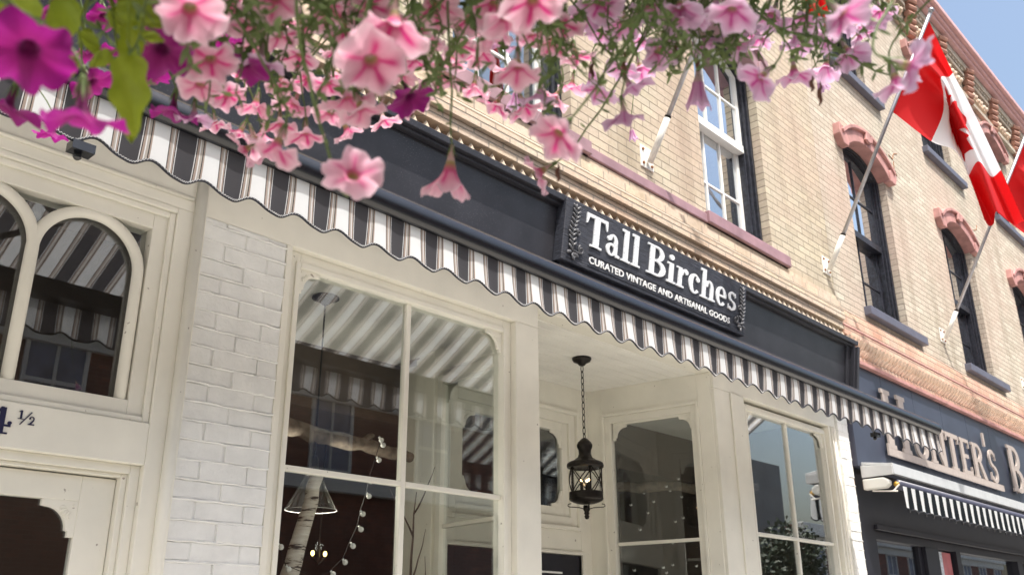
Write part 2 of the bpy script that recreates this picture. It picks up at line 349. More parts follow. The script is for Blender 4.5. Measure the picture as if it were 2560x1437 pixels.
def wall_open(m, x0, x1, z0, z1, ops, depth):
    """front sheet at y=0 with arched openings (xa,xb,za,zs,rise) and their reveals"""
    cols = sorted(set((o[0], o[1]) for o in ops)); x = x0
    for xa, xb in cols:
        m.poly([(x, 0, z0), (xa, 0, z0), (xa, 0, z1), (x, 0, z1)])
        z = z0; prev = [(xa, z0), (xb, z0)]
        for (_, _, za, zs, rise) in sorted([o for o in ops if o[0] == xa], key=lambda o: o[2]):
            n = len(prev)-1
            m.poly([(a, 0, b) for a, b in prev] + [(xb, 0, za), (xa, 0, za)])
            prev = arc_pts(xa, xb, zs, rise)
            m.poly([(xa, 0, za), (xa, depth, za), (xa, depth, zs), (xa, 0, zs)]); m.poly([(xb, 0, za), (xb, 0, zs), (xb, depth, zs), (xb, depth, za)])
            m.poly([(xa, 0, za), (xb, 0, za), (xb, depth, za), (xa, depth, za)])
        m.poly([(a, 0, b) for a, b in prev]+[(xb, 0, z1), (xa, 0, z1)])
        x = xb
    m.poly([(x, 0, z0), (x1, 0, z0), (x1, 0, z1), (x, 0, z1)])

def hood(root, xa, xb, zs, rise, mat, ear=True):
    m = MB(); inn = arc_pts(xa, xb, zs, rise, 16); n = len(inn)
    out = []
    for i, (a, b) in enumerate(inn):
        t = abs(i/(n-1)*2-1); out.append((a+(a-(xa+xb)/2)*.22, b+.172-.05*t*t))
    for f0, f1, sh, d in ((0, 1, 0, -.07),):
        m.band(out, inn, XZ, d, .10)
    # raised lip along the upper edge, and the two ears
    lo = [(a+(a-(xa+xb)/2)*.03, b+.025) for a, b in out]; li = [(a, b-.02) for a, b in out]
    m.band(lo, li, XZ, -.105, -.0)
    for s, xe in ((-1, xa), (1, xb)):
        p = [(xe-.01*s, zs-.02), (xe+.13*s, zs-.03), (xe+.21*s, zs+.08), (xe+.19*s, zs+.23), (xe+.10*s, zs+.20), (xe-.01*s, zs+.12)]
        m.prism(p, XZ, -.085, .012)
    # keystone ornament
    xc = (xa+xb)/2; zt = zs+rise
    m.prism([(xc-.10, zt+.05), (xc-.02, zt+.03), (xc+.08, zt+.06), (xc+.12, zt+.17), (xc+.03, zt+.13), (xc-.05, zt+.19)], XZ, -.115, -.08)
    return m.build('window_hood', mat, root, bevel=.008)

def sash_window(root, xa, xb, za, zs, rise, style, label=None):
    """arched double-hung window; style 'white' = 3x2 panes, 'black' = 2x2"""
    white = style == 'white'; fm = M['black_window']; sm = M['white_paint'] if white else M['black_window']
    xc = (xa+xb)/2
    m = MB()   # outer frame: stepped mouldings on both sides and the arch
    for y0, y1, t0, t1 in ((.085, .20, 0, .035), (.11, .26, .035, .065), (.14, .30, .065, .085)):
        m.box(xa+t0, xa+t1, y0, y1, za, zs); m.box(xb-t1, xb-t0, y0, y1, za, zs)
        o = arc_pts(xa+t0, xb-t0, zs, rise-t0*.6); i = arc_pts(xa+t1, xb-t1, zs, rise-t1*.6)
        m.band(o, i, XZ, y0, y1)
    w_ = m.build('window', fm, root, bevel=.003)
    if label: w_['label'] = label
    ia, ib = xa+.085, xb-.085; zr = (za+zs)/2+.14 if white else (za+zs)/2+.06
    st = .05
    # lower sash (further in), upper sash (further out)
    m = MB(); y0, y1 = .205, .245
    m.box(ia, ia+st, y0, y1, za+.02, zr-.03); m.box(ib-st, ib, y0, y1, za+.02, zr-.03); m.box(ia+st, ib-st, y0, y1, za+.02, za+.09); 
    nb = 3 if white else 2
    for k in range(1, nb):
        x = ia+st+(ib-ia-2*st)*k/nb; m.box(x-.011, x+.011, y0+.006, y1-.003, za+.09, zr-.03)
    zm = (za+zr)/2; m.box(ia+st, ib-st, y0+.009, y1-.006, zm-.011, zm+.011)
    m.build('sash', sm, w_, bevel=.002)
    m = MB(); y0, y1 = .15, .195
    m.box(ia, ia+st, y0, y1, zr+.05, zs); m.box(ib-st, ib, y0, y1, zr+.05, zs); m.box(ia, ib, y0-.01, y1+.03, zr-.03, zr+.05)
    m.band(arc_pts(ia, ib, zs, rise-.06), arc_pts(ia+st, ib-st, zs, rise-.10), XZ, y0, y1)
    for k in range(1, nb):
        x = ia+st+(ib-ia-2*st)*k/nb; m.box(x-.011, x+.011, y0+.006, y1-.003, zr+.05, zs+rise-.12)
    zm = (zs+zr)/2+.05; m.box(ia+st, ib-st, y0+.009, y1-.006, zm-.011, zm+.011)
    m.build('sash', sm, w_, bevel=.002)
    m = MB(); m.box(ia+.01, ib-.01, .226, .230, za+.03, zr); m.build('pane', M['glass_up'], w_)
    m = MB(); m.prism([(ia+.01, zr), (ib-.01, zr)]+arc_pts(ia+.01, ib-.01, zs, rise-.08)[::-1], XZ, .172, .176); m.build('pane', M['glass_up'], w_)
    return w_

# ------------------------------------------------------------ shop building
A = thing('brick_shop_building', (4, 0, 0), 'tan brick building with a cream shopfront, black fascia and white sash windows above', 'building')
OPS = [(3.33, 4.50, 4.86, 6.80, .22), (6.28, 7.42, 4.86, 6.80, .22), (.40, 1.57, 4.86, 6.80, .22),
       (3.33, 4.50, 8.04, 9.62, .22), (6.28, 7.42, 8.04, 9.62, .22)]
m = MB(); wall_open(m, -6, 8.70, 3.9, 11.0, OPS, .10)
for zz in (3.62, 7.6): m.poly([(-6, .3, zz), (8.7, .3, zz), (8.7, 8, zz), (-6, 8, zz)])
m.poly([(-6, 8, -.1), (8.7, 8, -.1), (8.7, 8, 11), (-6, 8, 11)]); m.poly([(-6, 0, 11), (8.7, 0, 11), (8.7, 8, 11), (-6, 8, 11)])
m.poly([(-6, 0, -.1), (-6, 8, -.1), (-6, 8, 11), (-6, 0, 11)]); m.poly([(8.7, .0, 3.6), (8.7, 8, 3.6), (8.7, 8, 11), (8.7, 0, 11)])
m.build('wall', M['brick'], A, fix=False)
for i, (xa, xb, za, zs, r) in enumerate(OPS):
    sash_window(A, xa, xb, za, zs, r, 'white'); hood(A, xa, xb, zs, r, M['purple_stone'] if za < 6 else M['pink_stone'])
# corbelled band above the fascia: dogtooth course, two stepped courses, moulding, mauve sill band
m = MB(); m.box(-6, 8.62, -.075, .0, 4.405, 4.485); m.box(-6, 8.62, -.105, .0, 4.492, 4.572); m.box(-6, 8.62, -.075, .0, 4.606, 4.69); m.box(-6, 8.62, -.045, .0, 4.693, 4.755)
m.box(-6, 8.62, -.004, 0, 4.20, 4.405)
m.build('corbel_courses', M['brick_pale'], A, bevel=.006)
m = MB(); m.tube([(-6, -.085, 4.589), (8.62, -.085, 4.589)], .017, 8); m.build('corbel_moulding', M['tooth'], A, smooth=True)
m = MB(); k = 0; x = 1.2
while x < 8.6:   # pointed bricks set diagonally
    j = random.uniform(-.004, .004)
    z0, z1 = 4.285+j, 4.403; xc = x+.046
    v = [m.bm.verts.new(p) for p in ((x+.002, -.01, z0), (xc, -.105, z0), (x+.090, -.01, z0), (xc, -.05, z1))]
    for f in ((0, 1, 3), (1, 2, 3), (0, 2, 1)): m.bm.faces.new([v[i] for i in f])
    x += .092
m.build('dogtooth_course', M['tooth'], A)
m = MB(); m.box(-6, 7.62, -.06, .02, 4.765, 4.845)
for xa, xb in ((6.18, 7.60), (3.20, 4.62), (.3, 1.7)): m.box(xa, xb, -.085, .11, 4.765, 4.87)
m.build('window_sill', M['purple_stone'], A, bevel=.006)

# fascia leaning forward: y = Y0 - .16 (z - 3.76)
def FP(off): return lambda a, b, d: (a, -.12-.16*(b-3.76)+off-d, b)
fp = FP(0)
def fbox(m, x0, x1, z0, z1, d0, d1): m.prism([(x0, z0), (x1, z0), (x1, z1), (x0, z1)], fp, d0, d1)
m = MB(); fbox(m, -6, 8.40, 3.74, 4.15, -.10, 0); fas = m.build('fascia', M['black_paint'], A)
m = MB()
fbox(m, -6, 8.47, 4.145, 4.165, 0, .035); fbox(m, -6, 8.49, 4.165, 4.205, -.17, .062)
m.build('crown_moulding', M['black_paint'], fas, bevel=.004)
m = MB(); m.prism([(8.33, 3.74), (8.45, 3.74), (8.45, 4.144), (8.33, 4.144)], fp, -.1, .02)
m.prism([(8.40, 3.74), (8.46, 3.74), (8.46, 4.143), (8.40, 4.143)], fp, .02, .065); m.prism([(8.43, 3.735), (8.475, 3.735), (8.475, 4.142), (8.43, 4.142)], fp, .065, .085)
m.build('end_frame', M['black_paint'], fas, bevel=.004)
m = MB(); fbox(m, -6, 8.47, 3.70, 3.738, -.1, .09); m.build('ledge', M['black_paint'], fas, bevel=.006)

# storefront casing: lintel, posts, trims
m = MB()
m.box(-6, 4.105, .0, .14, 3.372, 3.70); m.box(6.155, 8.29, .0, .14, 3.372, 3.70); m.box(4.105, 6.155, -.0, .14, 3.50, 3.70)   # lintels
m.box(2.268, 2.302, .0, .16, 0, 3.372)                                   # left casing of window 1
m.box(3.90, 4.105, .0, .14, 0, 3.372); m.box(6.155, 6.585, .0, .14, 0, 3.372)   # posts
m.box(8.14, 8.30, .0, .14, 0, 3.372)
m.box(6.385, 6.584, -.014, .0, 0, 3.371)
m.box(1.80, 1.822, -.03, .12, 0, 3.372)
lt = m.build('storefront_casing', M['cream'], A, bevel=.006)
for a, b, r in (((8.185, -.004, 0), (8.185, -.004, 3.37), .012), ((8.235, -.004, 0), (8.235, -.004, 3.37), .012), ((1.795, -.015, 0), (1.795, -.015, 3.55), .026), ((-2, -.006, 3.43), (1.76, -.006, 3.43), .010)):
    m = MB(); m.tube([a, b], r, 12); m.build('moulding', M['cream'], A, smooth=True)

# painted brick piers
def pier(x0, x1, y0, zt, rows_z=.0819, seed=1):
    random.seed(seed); m = MB(); m.box(x0+.004, x1-.004, y0+.0065, y0+.2, 0, zt); z = 3.512-rows_z*43
    r = 0
    while z < zt-.01:
        wd = x1-x0
        if wd > .4: cuts = [0, .23, .46] if r % 2 == 0 else [0, .12, .355, .46]
        else: cuts = [0, .24, 9] if r % 2 == 0 else [0, .10, 9]
        cuts = [min(c*wd/.46 if wd > .4 else c, wd) for c in cuts]
        for a, b in zip(cuts, cuts[1:]):
            if b-a < .02: continue
            j = [random.uniform(-.0035, .0035) for _ in range(8)]; g = .0034
            bb = bmesh.new()
            vs = []
            q = [(x0+a+(g if a > 0 else 0)+j[0], z+g+j[1]), (x0+b-(g if b < wd else 0)+j[2], z+g+j[3]*1.4), (x0+b-(g if b < wd else 0)+j[4], min(z+rows_z-g+j[5], zt)), (x0+a+(g if a > 0 else 0)+j[0], min(z+rows_z-g+j[6], zt))]
            jy = random.uniform(-.004, .003)
            A_ = [bb.verts.new((p[0], y0+jy, p[1])) for p in q]; B_ = [bb.verts.new((p[0], y0+.06, p[1])) for p in q]
            bb.faces.new(A_)
            for i in range(4): bb.faces.new((A_[(i+1) % 4], A_[i], B_[i], B_[(i+1) % 4]))
            bmesh.ops.bevel(bb, geom=bb.edges[:], offset=.0066, segments=3, affect='EDGES', profile=.6)
            vmap = {v: m.bm.verts.new(v.co) for v in bb.verts}
            for f in bb.faces: m.bm.faces.new([vmap[v] for v in f.verts])
            bb.free()
        if True:   # squeezed-out paint and mortar ridge under each course
            pts = [(x0-.002+(x1-x0+.004)*i/14, y0+.0015+random.uniform(-.0015, .002), z+random.uniform(-.0025, .0025)) for i in range(15)]
            m.tube(pts, [.0056+random.uniform(-.0014, .0018) for _ in pts], 6)
        z += rows_z; r += 1
    return m.build('brick_pier', M['painted_brick'], A, smooth=False)
pr1 = pier(1.822, 2.266, 0, 3.372, seed=3)
pr2 = pier(8.302, 8.52, -.02, 3.70, seed=5); pr2['label'] = 'narrow painted brick pier catching the sun'
boxo('pier_edge', M['brick_pink'], pr2, (8.522, 8.56, .0, .16, 0, 3.7))

# corner bracket: stepped concave fan with carved petals; sx,sz = direction into the glass
def bracket(parent, cx, cz, sx, sz, y0, y1, fn=None, size=.125):
    fn = fn or XZ
    s = size; m = MB(); p = [(0, 0), (s, 0), (s, .16*s), (.84*s, .16*s)]
    for i in range(8):
        a = pi/2*i/7; p.append((.84*s-.62*s*sin(a), .78*s-.62*s*cos(a)+.06*s)) 
    p = [(0, 0), (s, 0), (s, .18*s), (.86*s, .20*s)] + [(.86*s-.60*s*sin(a), .20*s+.62*s*(1-cos(a))+.0) for a in [pi/2*i/7 for i in range(1, 8)]] + [(.18*s, .84*s), (.18*s, s), (0, s)]
    m.prism([(cx+sx*a, cz+sz*b) for a, b in p], fn, y0, y1)
    for i in range(5):   # raised petals of the fan
        a = radians(8+18.5*i); bx, bz = .16*s, .16*s; ux, uz = cos(a), sin(a); L = .36*s; wd = .045*s
        q = [(bx+ux*.14*s, bz+uz*.14*s), (bx+ux*L*.75-uz*wd, bz+uz*L*.75+ux*wd), (bx+ux*L, bz+uz*L), (bx+ux*L*.75+uz*wd, bz+uz*L*.75-ux*wd)]
        m.prism([(cx+sx*c, cz+sz*d) for c, d in q], fn, y0-.005, y0+.002)
    q = [(.12*s+.035*s*cos(t), .12*s+.035*s*sin(t)) for t in [2*pi*i/8 for i in range(8)]]
    m.prism([(cx+sx*c, cz+sz*d) for c, d in q], fn, y0-.004, y0+.002)
    return m.build('corner_bracket', M['cream'], parent, bevel=.0015)

def display_window(x0, x1, gx0, gx1, mx, zt, label=None):
    m = MB(); y0, y1 = .045, .12; gz = 3.292
    m.box(x0, gx0, y0, y1, 0, zt); m.box(gx1, x1, y0, y1, 0, zt); m.box(gx0, gx1, y0, y1, gz, zt); m.box(gx0, gx1, y0, y1, 0, .5)
    m.box(gx0-.028, gx0-.0, y0-.012, y0, .5, gz+.028); m.box(gx1, gx1+.028, y0-.012, y0, .5, gz+.028); m.box(gx0, gx1, y0-.012, y0, gz, gz+.028)
    w_ = m.build('display_window', M['cream'], A, bevel=.004)
    if label: w_['label'] = label
    m = MB(); m.box(mx-.016, mx+.016, .062, .10, .5, gz); m.box(gx0, mx-.016, .060, .10, 2.303, 2.33); m.box(mx+.016, gx1, .060, .10, 2.303, 2.33)
    m.build('glazing_bar', M['cream'], w_, bevel=.004)
    m = MB(); m.box(gx0, gx1, .080, .084, .5, gz); m.build('pane', M['glass'], w_)
    bracket(w_, gx0, gz, 1, -1, .052, .072); bracket(w_, gx1, gz, -1, -1, .052, .072)
    return w_
display_window(2.302, 3.90, 2.378, 3.828, 3.106, 3.372, 'large display window with pendant and birch log behind')
display_window(6.585, 8.14, 6.70, 8.09, 7.42, 3.345, 'display window reflecting blue sky')

# left doorway bay with twin-arched transom
m = MB(); y0 = .0
m.box(-2, 1.80, .0, .14, 0, 3.372)  # placeholder removed below
m.bm.free()
m = MB()
m.box(1.70, 1.80, .0, .14, 0, 3.372); m.box(-2, 1.70, .0, .14, 3.345, 3.3719); m.box(-2, 1.70, .0, .14, 2.235, 2.405); m.box(-2, .62, 0, .14, 2.405, 3.345)
bay = m.build('doorway_casing', M['cream'], A, bevel=.005)
m = MB()
m.box(.62, .70, .03, .14, 2.405, 3.345); m.box(1.61, 1.70, .03, .14, 2.405, 3.345); m.box(.70, 1.61, .03, .14, 3.252, 3.345); m.box(.70, 1.61, .03, .14, 2.405, 2.492)
tw = m.build('transom_window', M['cream'], A, bevel=.003)
m = MB()   # ovolo around the frame
for a, b, c, d in ((1.672, 1.70, 2.405, 3.345),): m.box(a, b, .012, .03, c, d)
m.box(.62, 1.672, .012, .03, 3.317, 3.345); m.box(.62, 1.672, .012, .03, 2.405, 2.43)
m.build('frame_bead', M['cream'], tw, bevel=.006)
m = MB(); rr = .024
for cx in (1.368, .938):
    pts = [(cx-.216, .055, 2.492)]+[(cx-.216*cos(pi*i/24), .055, 3.028+.216*sin(pi*i/24)) for i in range(25)]+[(cx+.216, .055, 2.492)]
    m.tube(pts, rr, 14)
m.build('arched_tracery', M['cream'], tw, smooth=True)
m = MB(); m.box(.70, 1.61, .080, .084, 2.492, 3.252); m.build('pane', M['glass'], tw)
# lower door
m = MB(); m.box(1.66, 1.70, .03, .14, 0, 2.235); m.box(-2, 1.66, .03, .14, 2.20, 2.235)
m.box(1.635, 1.66, .05, .14, 0, 2.2); m.box(-2, 1.635, .05, .14, 2.185, 2.2)
m.build('door_frame', M['cream'], A, bevel=.004)
m = MB(); m.box(1.50, 1.633, .085, .13, .1, 2.18); m.box(.60, .70, .085, .13, .1, 2.18); m.box(.70, 1.50, .085, .13, 2.083, 2.18); m.box(.70, 1.50, .085, .13, .1, .9)
dr = m.build('door', M['cream'], A, bevel=.003)
m = MB(); m.box(.70, 1.50, .105, .109, .9, 2.083); m.build('pane', M['glass'], dr)
bracket(dr, 1.50, 2.083, -1, -1, .088, .108, size=.135)
boxo('door_handle', M['iron'], dr, (.64, .66, .05, .085, 1.0, 1.2))

# house number 4 1/2 on the board
def arcband(cx, cz, rxo, rzo, rxi, rzi, a0, a1, n=22, ox=0, oz=0):
    o = [(cx+rxo*cos(radians(a0+(a1-a0)*i/n)), cz+rzo*sin(radians(a0+(a1-a0)*i/n))) for i in range(n+1)]
    q = [(cx+ox+rxi*cos(radians(a0+(a1-a0)*i/n)), cz+oz+rzi*sin(radians(a0+(a1-a0)*i/n))) for i in range(n+1)]
    return ('b', o, q)
def rect(x0, z0, x1, z1): return ('p', [(x0, z0), (x1, z0), (x1, z1), (x0, z1)])
def disc(cx, cz, rx, rz=None): rz = rz or rx; return ('p', [(cx+rx*cos(2*pi*i/16), cz+rz*sin(2*pi*i/16)) for i in range(16)])
def draw(m, pieces, X, Z, sx, sz, fn, d0, d1):
    e = 0
    for p in pieces:
        f = lambda L: [(X+a*sx, Z+b*sz) for a, b in L]
        if p[0] == 'p': m.prism(f(p[1]), fn, d0, d1+e)
        else: m.band(f(p[1]), f(p[2]), fn, d0, d1+e)
        e += .00035 if d1 > d0 else -.00035
four = [('p', [(.02, .30), (.42, 1.0), (.50, 1.0), (.14, .36)]), rect(.04, .28, .70, .355), rect(.40, .0, .56, .98), rect(.28, 0, .68, .06), rect(.66, .28, .74, .44), disc(.70, .43, .06)]
one = [rect(.14, 0, .26, 1), rect(.02, 0, .38, .07), ('p', [(.0, .8), (.14, .84), (.14, .98)])]
two = [arcband(.3, .70, .27, .30, .14, .22, 185, -35), ('p', [(.0, 0), (.2, .0), (.56, .52), (.40, .56)]), rect(0, 0, .6, .12), disc(.12, .72, .09)]
m = MB(); fnn = XZ
draw(m, four, 1.085, 2.283, .125, .098, fnn, .0, -.003)
draw(m, one, 1.197, 2.345, .055, .032, fnn, .0, -.003); draw(m, two, 1.236, 2.328, .036, .032, fnn, .0, -.003)
m.prism([(1.205, 2.325), (1.210, 2.325), (1.246, 2.375), (1.241, 2.375)], XZ, 0, -.003)
nb = m.build('house_number', M['number'], A)

# recessed entry: boarded ceiling, back wall with door, two splayed windows
m = MB(); y = .14; 
while y < 1.2:
    m.box(4.0, 6.62, y+.003, y+.095, 3.498, 3.52); y += .098
m.box(4.0, 6.62, .1, 1.3, 3.505, 3.53)
m.build('entry_ceiling', M['cream_ceiling'], A, bevel=.002)
m = MB(); yb = 1.124
m.box(4.20, 4.40, yb, yb+.1, 0, 3.5); m.box(5.86, 6.05, yb, yb+.1, 0, 3.5); m.box(4.40, 5.86, yb, yb+.1, 3.30, 3.5); m.box(4.40, 5.86, yb, yb+.1, 2.19, 2.345)
m.build('entry_wall', M['cream'], A, bevel=.004)
def frame_rect(m, fn, u0, u1, z0, z1, t, d0, d1):
    for a, b, c, d in ((u0, u0+t, z0, z1), (u1-t, u1, z0, z1), (u0+t, u1-t, z0, z0+t), (u0+t, u1-t, z1-t, z1)): m.prism([(a, c), (b, c), (b, d), (a, d)], fn, d0, d1)
m = MB(); frame_rect(m, XZ, 4.40, 5.86, 2.345, 3.30, .03, yb-.02, yb+.06); frame_rect(m, XZ, 4.43, 5.83, 2.375, 3.27, .075, yb+.01, yb+.08); frame_rect(m, XZ, 4.505, 5.755, 2.45, 3.195, .07, yb+.03, yb+.09)
tw2 = m.build('transom_window', M['cream'], A, bevel=.004)
m = MB(); m.box(4.57, 5.69, yb+.055, yb+.059, 2.50, 3.14); m.build('pane', M['glass'], tw2)
for cx, cz, sx, sz in ((4.575, 3.125, 1, -1), (5.685, 3.125, -1, -1), (4.575, 2.52, 1, 1), (5.685, 2.52, -1, 1)): bracket(tw2, cx, cz, sx, sz, yb+.035, yb+.05, size=.13)
m = MB(); frame_rect(m, XZ, 4.38, 5.885, -.04, 2.19, .025, yb-.015, yb+.06)
fr = m.build('door_frame', M['cream'], A, bevel=.004)
m = MB(); m.box(4.40, 5.855, yb+.02, yb+.05, .0, 2.16); dd = m.build('door', M['dark_front'], A); dd['label'] = 'dark shop door at the back of the entry'
m = MB()
for i, wd in enumerate((.28, .34, .3)): m.box(5.36, 5.36+wd, yb+.016, yb+.02, 2.02-.045*i, 2.034-.045*i)
m.build('door_lettering', M['letter_plain'], dd)

SP0, SP1 = .17, .885
def splay(P0, P1, glass_front, glass_back, mirror=False):
    P0 = Vector(P0); P1 = Vector(P1); u = (P1-P0).normalized(); L = (P1-P0).length
    n = Vector((u.y, -u.x)) if not mirror else Vector((-u.y, u.x))     # away from the entry
    fn = lambda a, b, d: (P0.x+u.x*a+n.x*d, P0.y+u.y*a+n.y*d, b)
    m = MB(); g0, g1 = glass_front, glass_back
    def bx(a, b, c, d, d0, d1): m.prism([(a, c), (b, c), (b, d), (a, d)], fn, d0, d1)
    bx(0, g0-.06, 0, 3.5, 0, .09); bx(g1+.09, L, 0, 3.5, 0, .09); bx(g0-.06, g1+.09, 3.285, 3.5, 0, .09); bx(g0-.06, g1+.09, 0, .5, 0, .09)
    w_ = m.build('splayed_window', M['cream'], A, bevel=.004)
    m = MB()
    frame_rect(m, fn, g0-.06, g1+.09, .5, 3.285, .022, -.016, .06); frame_rect(m, fn, g0-.038, g1+.068, .52, 3.263, .055, .012, .08)
    m.build('window_frame', M['cream'], w_, bevel=.003)
    m = MB(); zt = 3.19
    bx2 = lambda a, b, c, d, d0, d1: m.prism([(a, c), (b, c), (b, d), (a, d)], fn, d0, d1)
    bx2(g0, g1, zt, 3.21, .03, .075); m.build('head_bar', M['cream'], w_, bevel=.003); m = MB(); bx2(g0, g1, 2.235, 2.26, .03, .07); m.build('glazing_bar', M['cream'], w_, bevel=.003)
    m = MB(); bx3 = m.prism([(g0, .5), (g1, .5), (g1, zt), (g0, zt)], fn, .05, .054); m.build('pane', M['glass'], w_)
    bracket(w_, g0, zt, 1, -1, .032, .045, fn); bracket(w_, g1, zt, -1, -1, .032, .045, fn)
    return w_
s1 = splay((6.15, .03), (5.99, 1.124), SP0, SP1); s1['label'] = 'splayed entry window with driftwood behind'
s2 = splay((4.107, .03), (4.267, 1.124), SP0, SP1, True)

# interior shell of the shop
m = MB()
def sheet(a, b, c, d): m.poly([a, b, c, d])
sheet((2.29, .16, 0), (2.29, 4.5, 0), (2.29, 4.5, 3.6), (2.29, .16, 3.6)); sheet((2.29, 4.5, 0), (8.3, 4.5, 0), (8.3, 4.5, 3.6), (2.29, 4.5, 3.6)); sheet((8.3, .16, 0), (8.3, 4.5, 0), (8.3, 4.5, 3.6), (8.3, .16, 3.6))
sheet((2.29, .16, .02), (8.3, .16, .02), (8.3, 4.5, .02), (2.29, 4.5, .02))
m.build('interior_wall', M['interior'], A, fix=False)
m = MB(); m.box(2.30, 4.2, .15, 1.5, 3.45, 3.49); m.box(6.62, 8.28, .15, 1.5, 3.45, 3.49); m.build('interior_ceiling', M['cream_ceiling'], A)
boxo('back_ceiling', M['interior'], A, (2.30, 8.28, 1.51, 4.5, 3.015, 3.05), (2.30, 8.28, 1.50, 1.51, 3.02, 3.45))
boxo('display_partition', M['cream'], A, (4.30, 4.34, 1.23, 1.48, 0, 3.44), (4.21, 4.30, 1.225, 1.26, 0, 3.44))
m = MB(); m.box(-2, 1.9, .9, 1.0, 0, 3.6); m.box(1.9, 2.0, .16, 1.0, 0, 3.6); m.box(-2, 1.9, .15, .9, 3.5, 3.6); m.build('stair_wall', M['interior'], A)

# ------------------------------------------------------------ neighbouring building
B = thing('brick_corner_block', (12, 0, 0), 'long buff brick building with pink arched window hoods and ornate pink cornice', 'building')
XO = [(9.47, 10.68), (12.60, 13.82), (15.78, 17.0), (18.95, 20.15), (22.1, 23.3)]
OB = [(a, b, 4.86, 6.82, .22) for a, b in XO]+[(a-.12, b-.12, 8.03, 9.52, .24) for a, b in XO]
OBl = [o for o in OB if o[2] < 6]; OBu = [o for o in OB if o[2] > 6]
m = MB(); wall_open(m, 8.70, 34, 4.0, 7.5, OBl, .085); wall_open(m, 8.70, 34, 7.5, 11.0, OBu, .085)
m.poly([(8.7, 8, -.1), (34, 8, -.1), (34, 8, 11), (8.7, 8, 11)]); m.poly([(8.7, 0, 11), (34, 0, 11), (34, 8, 11), (8.7, 8, 11)]); m.poly([(8.72, .3, 7.6), (34, .3, 7.6), (34, 8, 7.6), (8.72, 8, 7.6)])
m.poly([(34, 0, -.1), (34, 8, -.1), (34, 8, 11), (34, 0, 11)]); m.poly([(8.72, .3, 3.9), (34, .3, 3.9), (34, 8, 3.9), (8.72, 8, 3.9)])
m.build('wall', M['brick_far'], B, fix=False)
for (xa, xb, za, zs, r) in OB:
    wn = sash_window(B, xa, xb, za, zs, r, 'black'); hood(B, xa, xb, zs, r, M['pink_stone'])
    boxo('window_sill', M['slate_sill'], B, (xa-.06, xb+.36, -.08, .11, za-.10, za-.001), bevel=.008)
for pts in ([(10.98, 7.32), (11.10, 7.30), (11.16, 7.40), (11.30, 7.46)], [(14.2, 7.30), (14.36, 7.36), (14.40, 7.45)], [(11.12, 7.28), (11.10, 7.16), (11.16, 7.08)]):
    m = MB(); m.tube([(a, -.001, b) for a, b in pts], .007, 4); m.build('wall_crack', M['rust'], B)
# corbelled band: string, two rows of dentils, brick courses
m = MB(); m.box(8.64, 34, -.05, 0, 4.10, 4.20); m.box(8.64, 34, -.075, 0, 4.365, 4.45); m.box(8.64, 34, -.06, 0, 4.47, 4.62); m.box(8.64, 34, -.045, 0, 4.62, 4.66)
m.box(8.64, 34, -.03, 0, 4.20, 4.365)
m.build('corbel_courses', M['brick_pink'], B, bevel=.006)
m = MB(); m.box(8.64, 34, -.105, -.0501, 4.085, 4.125); m.tube([(8.64, -.07, 4.46), (34, -.07, 4.46)], .014, 8); m.build('string_moulding', M['pink_stone'], B, bevel=.005)
m = MB(); x = 8.68
while x < 26:
    for z0, z1, dx in ((4.275, 4.362, 0), (4.20, 4.262, .045)):
        xc = x+dx+.03; v = [m.bm.verts.new(p) for p in ((xc-.024, -.03, z0), (xc+.024, -.03, z0), (xc+.026, -.10, z1), (xc-.026, -.10, z1), (xc-.026, -.03, z1), (xc+.026, -.03, z1))]
        for f in ((0, 1, 2, 3), (0, 3, 4), (1, 5, 2), (3, 2, 5, 4)): m.bm.faces.new([v[i] for i in f])
    x += .092
m.build('dentil_course', M['tooth_pink'], B)
# roof cornice
m = MB(); m.box(-6, 34, -.06, 0, 10.05, 10.13); m.box(-6, 34, -.06, 0, 10.44, 10.52); m.box(-6, 34, -.12, 0, 10.60, 10.74)
x = 8.9
while x < 34:
    for k in range(7): m.box(x+.08+k*.14, x+.17+k*.14, -.10, 0, 10.54, 10.60)
    m.box(x+.05, x+1.05, -.09, -.06, 10.44, 10.52)
    x += 1.3
cc = m.build('parapet', M['brick_far'], B, bevel=.006)
m = MB(); m.box(-6, 34, -.20, 0, 10.745, 10.80); m.box(-6, 34, -.30, .02, 10.88, 10.99); m.box(-6, 34, -.24, .02, 10.81, 10.879)
m.build('roof_crown', M['crown_pink'], B, bevel=.02)
x = 8.9-1.3*6
while x < 34:
    m = MB()
    for k in range(6): m.tube([(x-.16+.0, -.02-.015*k, 10.06+.11*k), (x+.03, -.05-.02*k, 10.07+.11*k)], .052, 8)
    m.build('terracotta_bracket', M['terracotta'], B); m = MB(); m.box(x+.15, x+.95, -.045, 0, 10.27, 10.35)
    for k in range(6): m.sphere((x+.2+k*.14, -.06, 10.30+.02*(k % 2)), .045, (1, .8, 1), 8)
    m.build('dentil_strip', M['tooth_pink'], B); x += 1.3
boxo('pier', M['brick_pink'], B, (8.565, 8.62, .02, .3, 0, 4.1))
